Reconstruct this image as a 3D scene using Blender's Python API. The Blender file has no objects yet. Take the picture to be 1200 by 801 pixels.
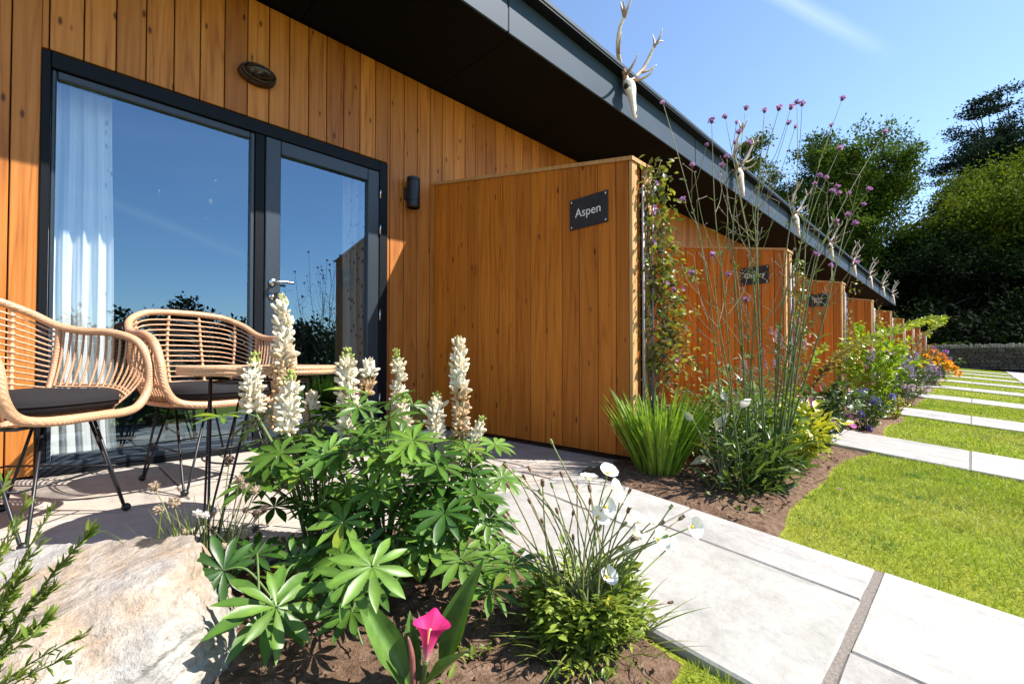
import bpy, bmesh, math, random
import numpy as np
from mathutils import Vector, Matrix, noise as mnoise

random.seed(7)
RG = np.random.default_rng(11)
S = bpy.context.scene
COL = S.collection
PI = math.pi
R = math.radians

# ------------------------------------------------------------------ scene frame
# X runs along the terrace, Y runs towards the timber wall, Z is up; metres.
CAMZ = 0.62
WALL_Y = 3.5
PITCH = R(1.0)
FPX = 540.0
SHIFT = 12.07
FH = np.array([math.sqrt(.5), math.sqrt(.5), 0.0])
RT = np.array([math.sqrt(.5), -math.sqrt(.5), 0.0])
UZ = np.array([0, 0, 1.0])
CAM = np.array([0, 0, CAMZ])


def gz(x, y):
    """height of the ground"""
    z = 0.0
    if y < 1.4:
        z = -.1 * (1.4 - max(y, -9.0))
    k = min(1.0, max(0.0, (1.45 - y) / .9))
    if x > 28:
        k = max(k, min(1.0, (x - 28) / 2))
    z += .016 * max(0.0, min(x, 60) - 7) * k
    return z


def ray(px, py):
    u = (px - 600) / FPX
    v = (400.5 + SHIFT - py) / FPX
    f = FH * math.cos(PITCH) + UZ * math.sin(PITCH)
    up = -FH * math.sin(PITCH) + UZ * math.cos(PITCH)
    return f + RT * u + up * v


def at(px, py, t):
    """point seen at photo position px,py at the forward distance t"""
    d = ray(px, py)
    return CAM + d * (t / float(d @ FH))


def ground_at(px, py, off=0.0):
    d = ray(px, py)
    t = .3
    for i in range(4000):
        p = CAM + d * t
        if p[2] <= gz(p[0], p[1]) + off:
            break
        t += .01
    return p


# ------------------------------------------------------------------ mesh builder
class MB:
    def __init__(self):
        self.v = []; self.c = []; self.t = []; self.q = []; self.tm = []; self.qm = []
        self.n = 0

    def raw(self, v, tris=None, quads=None, col=(1, 1, 1), mat=0):
        v = np.asarray(v, float).reshape(-1, 3)
        c = np.asarray(col, float)
        if c.ndim == 1:
            c = np.tile(c, (len(v), 1))
        self.v.append(v); self.c.append(c)
        if tris is not None and len(tris):
            a = np.asarray(tris, int).reshape(-1, 3) + self.n
            self.t.append(a); self.tm.append(np.full(len(a), mat))
        if quads is not None and len(quads):
            a = np.asarray(quads, int).reshape(-1, 4) + self.n
            self.q.append(a); self.qm.append(np.full(len(a), mat))
        self.n += len(v)

    def inst(self, tv, tt, tq, M, T, col, mat=0):
        """N transformed copies of a small template; M (N,3,3), T (N,3), col (N,3) or (N,n,3)"""
        M = np.asarray(M, float); T = np.asarray(T, float); tv = np.asarray(tv, float)
        N, n = len(T), len(tv)
        v = np.einsum('nij,kj->nki', M, tv) + T[:, None, :]
        col = np.asarray(col, float)
        if col.ndim == 1:
            col = np.tile(col, (N, 1))
        if col.ndim == 2:
            col = np.repeat(col[:, None, :], n, 1)
        base = (np.arange(N) * n)[:, None, None]
        tr = qu = None
        if tt is not None and len(tt):
            tr = (np.asarray(tt)[None] + base).reshape(-1, 3)
        if tq is not None and len(tq):
            qu = (np.asarray(tq)[None] + base).reshape(-1, 4)
        self.raw(v.reshape(-1, 3), tr, qu, col.reshape(-1, 3), mat)

    def box(self, x0, x1, y0, y1, z0, z1, col=(1, 1, 1), mat=0, M=None):
        v = np.array([(x, y, z) for z in (z0, z1) for y in (y0, y1) for x in (x0, x1)], float)
        if M is not None:
            v = v @ np.asarray(M)[:3, :3].T + np.asarray(M)[:3, 3]
        self.raw(v, None, [(0, 2, 3, 1), (4, 5, 7, 6), (0, 1, 5, 4), (2, 6, 7, 3), (0, 4, 6, 2), (1, 3, 7, 5)], col, mat)

    def bbox(self, x0, x1, y0, y1, z0, z1, b=.004, col=(1, 1, 1), mat=0):
        """box with chamfered edges"""
        xs, ys, zs = (x0, x1), (y0, y1), (z0, z1)
        pts = []; idx = {}
        for i in (0, 1):
            for j in (0, 1):
                for k in (0, 1):
                    sx, sy, sz = (b, -b)[i], (b, -b)[j], (b, -b)[k]
                    idx[i, j, k, 'x'] = len(pts); pts.append((xs[i], ys[j] + sy, zs[k] + sz))
                    idx[i, j, k, 'y'] = len(pts); pts.append((xs[i] + sx, ys[j], zs[k] + sz))
                    idx[i, j, k, 'z'] = len(pts); pts.append((xs[i] + sx, ys[j] + sy, zs[k]))
        q = []; t = []
        for i in (0, 1):
            f = [idx[i, 0, 0, 'x'], idx[i, 1, 0, 'x'], idx[i, 1, 1, 'x'], idx[i, 0, 1, 'x']]
            q.append(f if i else f[::-1])
            f = [idx[0, i, 0, 'y'], idx[1, i, 0, 'y'], idx[1, i, 1, 'y'], idx[0, i, 1, 'y']]
            q.append(f[::-1] if i else f)
            f = [idx[0, 0, i, 'z'], idx[1, 0, i, 'z'], idx[1, 1, i, 'z'], idx[0, 1, i, 'z']]
            q.append(f if i else f[::-1])
            for j in (0, 1):
                q.append([idx[0, i, j, 'y'], idx[1, i, j, 'y'], idx[1, i, j, 'z'], idx[0, i, j, 'z']])
                q.append([idx[i, 0, j, 'x'], idx[i, 1, j, 'x'], idx[i, 1, j, 'z'], idx[i, 0, j, 'z']])
                q.append([idx[i, j, 0, 'x'], idx[i, j, 1, 'x'], idx[i, j, 1, 'y'], idx[i, j, 0, 'y']])
                for k in (0, 1):
                    t.append([idx[i, j, k, 'x'], idx[i, j, k, 'y'], idx[i, j, k, 'z']])
        self.raw(pts, t, q, col, mat)

    def tube(self, pts, rad, n=6, col=(1, 1, 1), mat=0, closed=False, cap=True):
        P = np.asarray(pts, float); m = len(P)
        rad = np.full(m, rad, float) if np.isscalar(rad) else np.asarray(rad, float)
        if closed:
            T = np.roll(P, -1, 0) - np.roll(P, 1, 0)
        else:
            T = np.gradient(P, axis=0)
        T /= np.linalg.norm(T, axis=1)[:, None] + 1e-12
        a = np.array([0, 0, 1.0]) if abs(T[0][2]) < .9 else np.array([1.0, 0, 0])
        N = np.cross(T[0], a); N /= np.linalg.norm(N)
        ang = np.arange(n) * 2 * PI / n
        V = np.empty((m, n, 3))
        for i in range(m):
            N = N - T[i] * (N @ T[i]); N /= np.linalg.norm(N) + 1e-12
            B = np.cross(T[i], N)
            V[i] = P[i] + rad[i] * (np.cos(ang)[:, None] * N + np.sin(ang)[:, None] * B)
        q = []
        for i in range(m if closed else m - 1):
            i2 = (i + 1) % m
            for j in range(n):
                j2 = (j + 1) % n
                q.append((i * n + j, i * n + j2, i2 * n + j2, i2 * n + j))
        c = np.asarray(col, float)
        if c.ndim == 2:
            c = np.repeat(c, n, 0)
        tr = None
        vv = V.reshape(-1, 3)
        if cap and not closed:
            vv = np.vstack([vv, P[0], P[-1]])
            tr = [(m * n, (j + 1) % n, j) for j in range(n)] + [(m * n + 1, (m - 1) * n + j, (m - 1) * n + (j + 1) % n) for j in range(n)]
            if c.ndim == 2:
                c = np.vstack([c, c[:1], c[-1:]])
        self.raw(vv, tr, q, c, mat)

    def lathe(self, prof, origin=(0, 0, 0), axis=(0, 0, 1), n=20, col=(1, 1, 1), mat=0):
        ax = np.asarray(axis, float); ax /= np.linalg.norm(ax)
        a = np.array([1.0, 0, 0]) if abs(ax[0]) < .9 else np.array([0, 1.0, 0])
        u = np.cross(ax, a); u /= np.linalg.norm(u); w = np.cross(ax, u)
        ang = np.arange(n) * 2 * PI / n
        m = len(prof)
        V = np.array([np.asarray(origin) + ax * h + r * (math.cos(t) * u + math.sin(t) * w) for r, h in prof for t in ang])
        q = [(i * n + j, i * n + (j + 1) % n, (i + 1) * n + (j + 1) % n, (i + 1) * n + j) for i in range(m - 1) for j in range(n)]
        self.raw(V, None, q, col, mat)

    def ball(self, c, r, n=8, m=6, col=(1, 1, 1), mat=0, axis=(0, 0, 1), sq=1.0):
        prof = [(max(1e-4, r * math.sin(PI * i / m)), -r * sq * math.cos(PI * i / m)) for i in range(m + 1)]
        self.lathe(prof, c, axis, n, col, mat)

    def build(self, name, mats, parent=None, smooth=False, local=False):
        me = bpy.data.meshes.new(name)
        v = np.vstack(self.v); c = np.vstack(self.c)
        if parent is not None and not local:
            off = np.zeros(3); p = parent
            while p is not None:
                off += np.array(p.location); p = p.parent
            v = v - off
        me.vertices.add(len(v)); me.vertices.foreach_set('co', v.astype(np.float32).ravel())
        q = np.vstack(self.q) if self.q else np.zeros((0, 4), int)
        t = np.vstack(self.t) if self.t else np.zeros((0, 3), int)
        me.loops.add(q.size + t.size)
        me.loops.foreach_set('vertex_index', np.concatenate([q.ravel(), t.ravel()]).astype(np.int32))
        me.polygons.add(len(q) + len(t))
        st = np.concatenate([np.arange(len(q)) * 4, q.size + np.arange(len(t)) * 3]).astype(np.int32)
        me.polygons.foreach_set('loop_start', st)
        mi = np.concatenate(self.qm + self.tm).astype(np.int32)
        me.polygons.foreach_set('material_index', mi)
        me.polygons.foreach_set('use_smooth', np.full(len(st), bool(smooth)))
        at_ = me.attributes.new('Col', 'FLOAT_COLOR', 'POINT')
        at_.data.foreach_set('color', np.hstack([c, np.ones((len(c), 1))]).astype(np.float32).ravel())
        me.update(calc_edges=True); me.validate()
        for m in (mats if isinstance(mats, (list, tuple)) else [mats]):
            me.materials.append(m)
        o = bpy.data.objects.new(name, me); COL.objects.link(o)
        if parent is not None:
            o.parent = parent
        return o


def thing(name, label, cat, loc=(0, 0, 0), group=None, rz=0.0):
    o = bpy.data.objects.new(name, None); COL.objects.link(o)
    o.location = tuple(float(a) for a in loc); o.rotation_euler = (0, 0, rz)
    o.empty_display_size = .1
    return tag(o, label, cat, group)


def tag(o, label=None, cat=None, group=None, kind=None):
    if label: o['label'] = label
    if cat: o['category'] = cat
    if group: o['group'] = group
    if kind: o['kind'] = kind
    return o


KIDS = {}
def copy_tree(o, loc, label, rz=None):
    def cp(a, par):
        c = a.copy(); COL.objects.link(c); c.parent = par
        for ch in [k for k in bpy.data.objects if k.parent == a and k != c]:
            cp(ch, c)
        return c
    c = cp(o, None)
    c.location = tuple(float(a) for a in loc)
    if rz is not None: c.rotation_euler = (0, 0, rz)
    c['label'] = label
    return c


def unit(a):
    a = np.asarray(a, float)
    return a / (np.linalg.norm(a, axis=-1, keepdims=True) + 1e-12)


def frames(d, up):
    """rotation matrices with local Y along d and local Z as near up as it goes"""
    d = unit(d); up = np.broadcast_to(np.asarray(up, float), d.shape)
    x = np.cross(d, up); bad = np.linalg.norm(x, axis=1) < 1e-4
    x[bad] = np.cross(d[bad], np.array([1.0, .2, 0])); x = unit(x)
    z = np.cross(x, d)
    return np.stack([x, d, z], axis=2)


def rnd_dirs(n, rg=RG):
    return unit(rg.normal(size=(n, 3)))


def catmull(P, k=6, closed=False):
    P = np.asarray(P, float); n = len(P); out = []
    for i in range(n if closed else n - 1):
        if closed:
            a, b, c, d = P[(i - 1) % n], P[i], P[(i + 1) % n], P[(i + 2) % n]
        else:
            a, b, c, d = P[max(i - 1, 0)], P[i], P[i + 1], P[min(i + 2, n - 1)]
        for j in range(k):
            t = j / k
            out.append(.5 * ((2 * b) + (-a + c) * t + (2 * a - 5 * b + 4 * c - d) * t * t + (-a + 3 * b - 3 * c + d) * t ** 3))
    if not closed:
        out.append(P[-1])
    return np.array(out)


def blade(nseg=5, w=.5, fold=.25, droop=.25, tip=1.0, peak=.45):
    """leaf of unit length along +Y: a midrib and two edges; width w; v-fold and droop"""
    v = []; q = []
    for i in range(nseg + 1):
        s = i / nseg
        prof = (s / peak) ** .75 if s < peak else max(0.0, (1 - ((s - peak) / (1 - peak)) ** 1.8))
        hw = w * .5 * max(prof, .04 if 0 < i < nseg else .05)
        z = -droop * s * s
        v += [(-hw, s, z + fold * hw), (0, s, z), (hw, s, z + fold * hw)]
    for i in range(nseg):
        a = i * 3
        q += [(a, a + 1, a + 4, a + 3), (a + 1, a + 2, a + 5, a + 4)]
    return np.array(v, float), np.array(q)


QUADLEAF = (np.array([(0, 0, 0), (.28, .45, .06), (0, 1, -.05), (-.28, .45, .06)], float), [(0, 1, 2, 3)])

# ------------------------------------------------------------------ materials
def newmat(name):
    m = bpy.data.materials.new(name); m.use_nodes = True
    nt = m.node_tree; b = nt.nodes['Principled BSDF']
    return m, nt, b


def L(nt, a, b): nt.links.new(a, b)


def node(nt, typ, **kw):
    n = nt.nodes.new(typ)
    for k, v in kw.items():
        if k.startswith('i_'):
            n.inputs[k[2:].replace('_', ' ')].default_value = v
        else:
            setattr(n, k, v)
    return n


def ramp(nt, fac, stops):
    r = nt.nodes.new('ShaderNodeValToRGB')
    e = r.color_ramp.elements
    while len(e) < len(stops): e.new(.5)
    for k, (p, c) in enumerate(stops):
        e[k].position = p; e[k].color = (*c, 1) if len(c) == 3 else c
    L(nt, fac, r.inputs['Fac'])
    return r.outputs['Color']


def mixc(nt, fac, a, b, mode='MIX'):
    m = nt.nodes.new('ShaderNodeMix'); m.data_type = 'RGBA'; m.blend_type = mode
    for s, x in ((m.inputs[0], fac), (m.inputs[6], a), (m.inputs[7], b)):
        if hasattr(x, 'links'): L(nt, x, s)
        elif isinstance(x, (tuple, list)): s.default_value = (*x, 1) if len(x) == 3 else x
        else: s.default_value = x
    return m.outputs[2]


def attr(nt):
    a = nt.nodes.new('ShaderNodeAttribute'); a.attribute_name = 'Col'; a.attribute_type = 'GEOMETRY'
    return a.outputs['Color']


def coords(nt, scale=(1, 1, 1), off=None):
    tc = nt.nodes.new('ShaderNodeTexCoord'); mp = nt.nodes.new('ShaderNodeMapping')
    mp.inputs['Scale'].default_value = scale
    if off is None:
        L(nt, tc.outputs['Object'], mp.inputs['Vector'])
    else:
        ad = nt.nodes.new('ShaderNodeVectorMath'); ad.operation = 'ADD'
        L(nt, tc.outputs['Object'], ad.inputs[0]); L(nt, off, ad.inputs[1]); L(nt, ad.outputs[0], mp.inputs['Vector'])
    return mp.outputs['Vector']


def noise(nt, vec, scale, detail=4, rough=.55, dist=0.0):
    n = nt.nodes.new('ShaderNodeTexNoise')
    n.inputs['Scale'].default_value = scale; n.inputs['Detail'].default_value = detail
    n.inputs['Roughness'].default_value = rough; n.inputs['Distortion'].default_value = dist
    L(nt, vec, n.inputs['Vector'])
    return n.outputs['Fac']


def bump(nt, b, h, strength=.3, dist=.01):
    n = nt.nodes.new('ShaderNodeBump'); n.inputs['Strength'].default_value = strength
    n.inputs['Distance'].default_value = dist
    L(nt, h, n.inputs['Height']); L(nt, n.outputs['Normal'], b.inputs['Normal'])


def plain(name, col, rough=.5, metal=0.0, spec=.5, vary=.12, scale=30, bmp=0.0):
    m, nt, b = newmat(name)
    v = coords(nt)
    f = noise(nt, v, scale, 5)
    c = ramp(nt, f, [(.3, tuple(x * (1 - vary) for x in col)), (.7, tuple(min(1, x * (1 + vary)) for x in col))])
    L(nt, c, b.inputs['Base Color'])
    b.inputs['Roughness'].default_value = rough; b.inputs['Metallic'].default_value = metal
    b.inputs['Specular IOR Level'].default_value = spec
    if bmp: bump(nt, b, f, bmp, .004)
    return m


def plant_mat(name, rough=.45, trans=.3, vary=.25, scale=25, spec=.35, tint=(1.1, 1.15, .5)):
    """leaf or petal: the colour is the part's own, varied a little, with light coming through"""
    m, nt, b = newmat(name)
    v = coords(nt); f = noise(nt, v, scale, 3)
    c = mixc(nt, 1.0, attr(nt), ramp(nt, f, [(.3, (1 - vary,) * 3), (.7, (1 + vary,) * 3)]), 'MULTIPLY')
    L(nt, c, b.inputs['Base Color'])
    b.inputs['Roughness'].default_value = rough; b.inputs['Specular IOR Level'].default_value = spec
    if trans > 0:
        tr = nt.nodes.new('ShaderNodeBsdfTranslucent'); mx = nt.nodes.new('ShaderNodeMixShader')
        L(nt, mixc(nt, 1.0, c, tint, 'MULTIPLY'), tr.inputs['Color'])
        mx.inputs[0].default_value = trans
        L(nt, b.outputs[0], mx.inputs[1]); L(nt, tr.outputs[0], mx.inputs[2])
        L(nt, mx.outputs[0], nt.nodes['Material Output'].inputs['Surface'])
    return m


def wood_mat(name, light, mid, dark, rough=.5):
    m, nt, b = newmat(name)
    a = attr(nt)
    off = nt.nodes.new('ShaderNodeVectorMath'); off.operation = 'SCALE'; off.inputs['Scale'].default_value = 31.0
    L(nt, a, off.inputs[0])
    vfine = coords(nt, (55, 55, 1.6), off.outputs[0])
    vring = coords(nt, (9, 9, .55), off.outputs[0])
    fine = noise(nt, vfine, 1.0, 5, .65)
    rings = nt.nodes.new('ShaderNodeTexNoise'); rings.inputs['Scale'].default_value = 1.0
    rings.inputs['Detail'].default_value = 2; rings.inputs['Distortion'].default_value = .6
    L(nt, vring, rings.inputs['Vector'])
    mu = node(nt, 'ShaderNodeMath', operation='MULTIPLY'); mu.inputs[1].default_value = 13.0
    L(nt, rings.outputs['Fac'], mu.inputs[0])
    fr = node(nt, 'ShaderNodeMath', operation='PINGPONG'); fr.inputs[1].default_value = 1.0
    L(nt, mu.outputs[0], fr.inputs[0])
    g = mixc(nt, .55, ramp(nt, fr.outputs[0], [(0, (1, 1, 1)), (.62, (.7, .7, .7)), (1, (.1, .1, .1))]),
             ramp(nt, fine, [(.3, (0, 0, 0)), (.72, (1, 1, 1))]))
    c = ramp(nt, g, [(0, dark), (.38, mid), (.92, light)])
    # knots
    vo = nt.nodes.new('ShaderNodeTexVoronoi'); vo.inputs['Scale'].default_value = 1.0
    L(nt, coords(nt, (11, 11, 4.2), off.outputs[0]), vo.inputs['Vector'])
    k = ramp(nt, vo.outputs['Distance'], [(.06, (1, 1, 1)), (.13, (0, 0, 0))])
    c = mixc(nt, k, c, tuple(x * .55 for x in dark))
    # board tone: the red channel of Col carries it
    sep = nt.nodes.new('ShaderNodeSeparateColor'); L(nt, a, sep.inputs[0])
    c = mixc(nt, 1.0, c, ramp(nt, sep.outputs[0], [(0, (.66, .58, .58)), (.5, (.96, .94, .92)), (1, (1.20, 1.21, 1.18))]), 'MULTIPLY')
    big = noise(nt, coords(nt, (1.2, 1.2, .8)), 1.0, 3)
    c = mixc(nt, 1.0, c, ramp(nt, big, [(.3, (.88, .86, .84)), (.7, (1.06, 1.06, 1.06))]), 'MULTIPLY')
    L(nt, c, b.inputs['Base Color'])
    b.inputs['Roughness'].default_value = rough; b.inputs['Specular IOR Level'].default_value = .3
    bump(nt, b, g, .25, .003)
    return m


M = {}
M['wood'] = wood_mat('larch_boards', (.56, .222, .046), (.43, .145, .024), (.21, .060, .010))
M['wood_gold'] = wood_mat('larch_boards_golden', (.58, .205, .024), (.45, .135, .013), (.21, .054, .006))
M['endgrain'] = wood_mat('larch_trim', (.58, .35, .15), (.48, .25, .09), (.30, .14, .04))
M['anthracite'] = plain('anthracite_paint', (.020, .030, .042), .38, 0, .5, .06)
M['jamb'] = plain('black_paint', (.005, .0065, .009), .5, 0, .15, .06)
M['soffit'] = plain('black_soffit', (.002, .002, .0022), .75, 0, .1, .1)
M['fascia'] = plain('slate_blue_metal', (.030, .050, .076), .6, 0, .2, .08, 3)
M['rod'] = plain('black_steel', (.012, .012, .014), .4, .2, .5, .1)
M['zinc'] = plain('zinc_rod', (.30, .29, .31), .55, .3, .4, .15, 14)
M['steel'] = plain('brushed_steel', (.55, .55, .55), .25, 1.0, .5, .05)
M['bronze'] = plain('aged_bronze', (.060, .032, .022), .38, .6, .5, .3)
M['cushion'] = plain('black_fabric', (.018, .016, .017), .9, 0, .2, .15, 400, .3)
M['slate'] = plain('slate_plaque', (.028, .028, .031), .6, 0, .3, .3, 25, .3)
M['white_ink'] = plain('white_lettering', (.75, .75, .73), .6, 0, .3, .05)
M['screw'] = plain('screw_steel', (.7, .7, .68), .25, 1.0, .5, .05)
M['leaf'] = plant_mat('green_leaf', .38, .30, .22, 30, .4)
M['leaf_far'] = plant_mat('tree_leaf', .8, .25, .25, .6, .06)
M['grass'] = plant_mat('grass_blade', .55, .35, .15, 8, .25)
M['petal'] = plant_mat('petal', .6, .3, .06, 60, .2, (1, .95, .85))
M['stem'] = plant_mat('stem', .55, 0.0, .15, 60, .3)
M['bark'] = plain('bark', (.06, .047, .036), .9, 0, .2, .4, 4, .8)
M['bone'] = plain('weathered_bone', (.66, .60, .50), .6, 0, .3, .12, 30, .3)
M['socket'] = plain('eye_socket', (.03, .022, .016), .9, 0, .1, .2)
M['antler'] = plant_mat('antler', .5, 0.0, .25, 40, .3)
M['lampglass'] = plain('dark_lamp_glass', (.022, .017, .013), .12, 0, .6, .15)
M['floor'] = plain('dark_floor', (.11, .10, .09), .4, 0, .4, .2, 3)
M['inner_wall'] = plain('grey_inner_wall', (.10, .10, .10), .9, 0, .2, .06, 2)
M['pot'] = plain('clay_pot', (.45, .30, .17), .8, 0, .2, .15, 12)


def rattan_mat():
    m, nt, b = newmat('rattan')
    v = coords(nt)
    f = noise(nt, v, 220, 3)
    f2 = noise(nt, v, 9, 3)
    c = ramp(nt, f, [(.3, (.40, .205, .105)), (.7, (.70, .42, .25))])
    c = mixc(nt, 1.0, c, ramp(nt, f2, [(.3, (.86, .84, .8)), (.7, (1.08, 1.06, 1.05))]), 'MULTIPLY')
    L(nt, c, b.inputs['Base Color']); b.inputs['Roughness'].default_value = .42
    w = nt.nodes.new('ShaderNodeTexWave'); w.wave_type = 'BANDS'; w.bands_direction = 'DIAGONAL'
    w.inputs['Scale'].default_value = 46; w.inputs['Distortion'].default_value = 1.2
    L(nt, v, w.inputs['Vector']); bump(nt, b, w.outputs['Fac'], .35, .003)
    return m
M['rattan'] = rattan_mat()


def stone_mat(name, light, dark, vein, sc=1.0, bstr=.35):
    m, nt, b = newmat(name)
    a = attr(nt)
    off = nt.nodes.new('ShaderNodeVectorMath'); off.operation = 'SCALE'; off.inputs['Scale'].default_value = 17.0
    L(nt, a, off.inputs[0])
    v = coords(nt, (1, 1, 1), off.outputs[0]); v2 = coords(nt, (2.5, .8, 1), off.outputs[0])
    f = noise(nt, v2, 2.2 * sc, 6, .6, 1.2); g = noise(nt, v, 46 * sc, 5, .7); h = noise(nt, v, 9 * sc, 5, .65, .6)
    c = ramp(nt, f, [(.30, dark), (.46, light), (.62, light), (.72, vein)])
    st = noise(nt, coords(nt, (1.0, 1.0, 1.0)), 1.7, 6, .65, .8)
    c = mixc(nt, 1.0, c, ramp(nt, st, [(.30, (.76, .75, .73)), (.48, (1, 1, 1)), (.7, (1.0, .975, .93))]), 'MULTIPLY')
    sp = noise(nt, v, 130 * sc, 2, .5)
    c = mixc(nt, ramp(nt, sp, [(.68, (0, 0, 0)), (.76, (.5, .5, .5))]), c, (.16, .14, .12))
    c = mixc(nt, 1.0, c, ramp(nt, g, [(.25, (.84, .83, .82)), (.6, (1, 1, 1))]), 'MULTIPLY')
    c = mixc(nt, 1.0, c, ramp(nt, h, [(.3, (.87, .86, .85)), (.55, (1.0, 1.0, 1.0))]), 'MULTIPLY')
    c = mixc(nt, 1.0, c, a, 'MULTIPLY')
    L(nt, c, b.inputs['Base Color']); b.inputs['Roughness'].default_value = .75
    b.inputs['Specular IOR Level'].default_value = .25
    ad = node(nt, 'ShaderNodeMath', operation='ADD'); L(nt, g, ad.inputs[0]); L(nt, h, ad.inputs[1])
    bump(nt, b, ad.outputs[0], bstr, .006)
    return m
M['slab'] = stone_mat('sandstone_slab', (.37, .354, .334), (.285, .274, .26), (.335, .298, .258))
M['mortar'] = plain('mortar', (.185, .16, .138), .95, 0, .1, .3, 120, .5)


def soil_mat():
    m, nt, b = newmat('soil')
    v = coords(nt)
    f = noise(nt, v, 38, 8, .7); g = noise(nt, v, 5, 4); h = noise(nt, v, 160, 4, .7)
    c = ramp(nt, f, [(.28, (.08, .048, .032)), (.5, (.22, .138, .09)), (.72, (.36, .25, .175))])
    c = mixc(nt, 1.0, c, ramp(nt, g, [(.3, (.8, .78, .76)), (.7, (1.15, 1.12, 1.1))]), 'MULTIPLY')
    c = mixc(nt, ramp(nt, h, [(.66, (0, 0, 0)), (.72, (1, 1, 1))]), c, (.36, .28, .21))
    L(nt, c, b.inputs['Base Color']); b.inputs['Roughness'].default_value = .95; b.inputs['Specular IOR Level'].default_value = .1
    ad = node(nt, 'ShaderNodeMath', operation='ADD'); L(nt, f, ad.inputs[0]); L(nt, h, ad.inputs[1])
    bump(nt, b, ad.outputs[0], .9, .02)
    return m
M['soil'] = soil_mat()


def lawn_mat():
    m, nt, b = newmat('lawn_turf')
    v = coords(nt)
    f = noise(nt, v, 60, 6, .7); g = noise(nt, v, 1.6, 5)
    c = ramp(nt, f, [(.3, (.12, .14, .016)), (.55, (.25, .27, .032)), (.75, (.38, .36, .07))])
    c = mixc(nt, 1.0, c, ramp(nt, g, [(.3, (.8, .95, .7)), (.7, (1.2, 1.08, 1.05))]), 'MULTIPLY')
    L(nt, c, b.inputs['Base Color']); b.inputs['Roughness'].default_value = .95; b.inputs['Specular IOR Level'].default_value = .1
    bump(nt, b, f, .8, .02)
    return m
M['lawn'] = lawn_mat()
M['ground'] = plain('woodland_ground', (.045, .05, .02), .95, 0, .1, .4, .8)


def glass_mat():
    m, nt, b = newmat('window_glass')
    tr = nt.nodes.new('ShaderNodeBsdfTransparent'); tr.inputs['Color'].default_value = (.93, .95, .95, 1)
    gl = nt.nodes.new('ShaderNodeBsdfGlossy'); gl.inputs['Roughness'].default_value = .004
    gl.inputs['Color'].default_value = (.52, .78, 1, 1)
    v = coords(nt); f = noise(nt, v, .9, 2)
    bp = nt.nodes.new('ShaderNodeBump'); bp.inputs['Strength'].default_value = .02; bp.inputs['Distance'].default_value = .02
    L(nt, f, bp.inputs['Height']); L(nt, bp.outputs[0], gl.inputs['Normal'])
    lw = nt.nodes.new('ShaderNodeFresnel'); lw.inputs['IOR'].default_value = 1.55
    mu = node(nt, 'ShaderNodeMath', operation='MULTIPLY_ADD'); mu.inputs[1].default_value = 1.5; mu.inputs[2].default_value = .16
    L(nt, lw.outputs[0], mu.inputs[0])
    ge = nt.nodes.new('ShaderNodeNewGeometry'); iv = node(nt, 'ShaderNodeMath', operation='SUBTRACT'); iv.inputs[0].default_value = 1.0; L(nt, ge.outputs['Backfacing'], iv.inputs[1])
    mf = node(nt, 'ShaderNodeMath', operation='MULTIPLY'); L(nt, mu.outputs[0], mf.inputs[0]); L(nt, iv.outputs[0], mf.inputs[1])
    mx = nt.nodes.new('ShaderNodeMixShader'); L(nt, mf.outputs[0], mx.inputs[0])
    L(nt, tr.outputs[0], mx.inputs[1]); L(nt, gl.outputs[0], mx.inputs[2])
    L(nt, mx.outputs[0], nt.nodes['Material Output'].inputs['Surface'])
    return m
M['glass'] = glass_mat()


def curtain_mat(name, base, pat, density):
    m, nt, b = newmat(name)
    v = coords(nt)
    vo = nt.nodes.new('ShaderNodeTexVoronoi'); vo.inputs['Scale'].default_value = 24
    L(nt, coords(nt, (1, 1, .6)), vo.inputs['Vector'])
    k = ramp(nt, vo.outputs['Distance'], [(.18, (1, 1, 1)), (.3, (0, 0, 0))])
    a = attr(nt); sep = nt.nodes.new('ShaderNodeSeparateColor'); L(nt, a, sep.inputs[0])
    mu = node(nt, 'ShaderNodeMath', operation='MULTIPLY'); L(nt, k, mu.inputs[0]); L(nt, sep.outputs[0], mu.inputs[1])
    mu2 = node(nt, 'ShaderNodeMath', operation='MULTIPLY'); L(nt, mu.outputs[0], mu2.inputs[0]); mu2.inputs[1].default_value = density
    c = mixc(nt, mu2.outputs[0], base, pat)
    L(nt, c, b.inputs['Base Color']); b.inputs['Roughness'].default_value = .9; b.inputs['Specular IOR Level'].default_value = .1
    tr = nt.nodes.new('ShaderNodeBsdfTranslucent'); mx = nt.nodes.new('ShaderNodeMixShader'); mx.inputs[0].default_value = .12
    L(nt, c, tr.inputs['Color']); L(nt, b.outputs[0], mx.inputs[1]); L(nt, tr.outputs[0], mx.inputs[2])
    L(nt, mx.outputs[0], nt.nodes['Material Output'].inputs['Surface'])
    return m
M['curtain'] = curtain_mat('white_curtain', (.88, .88, .86), (.30, .38, .30), .8)
M['curtain_grey'] = curtain_mat('grey_curtain', (.42, .40, .38), (.08, .08, .08), 1.0)
# ================================================================== setting
PART_X = [2.49, 5.75, 8.85, 11.9, 14.95, 17.95, 20.95, 23.95, 26.95]     # near face of each partition
PATH_X = [2.04] + [x - .36 for x in PART_X[1:]]                          # far edge of each cross path
PATH_W = .945
BED_Y0, BED_Y1 = .56, 1.62


def bed_edge(x):
    """outer edge of the flower bed along the lawn"""
    if x < 1.2: return .47
    return .60 + .028 * math.sin(x * 2.3) + .02 * math.sin(x * 5.1 + 1)


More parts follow.
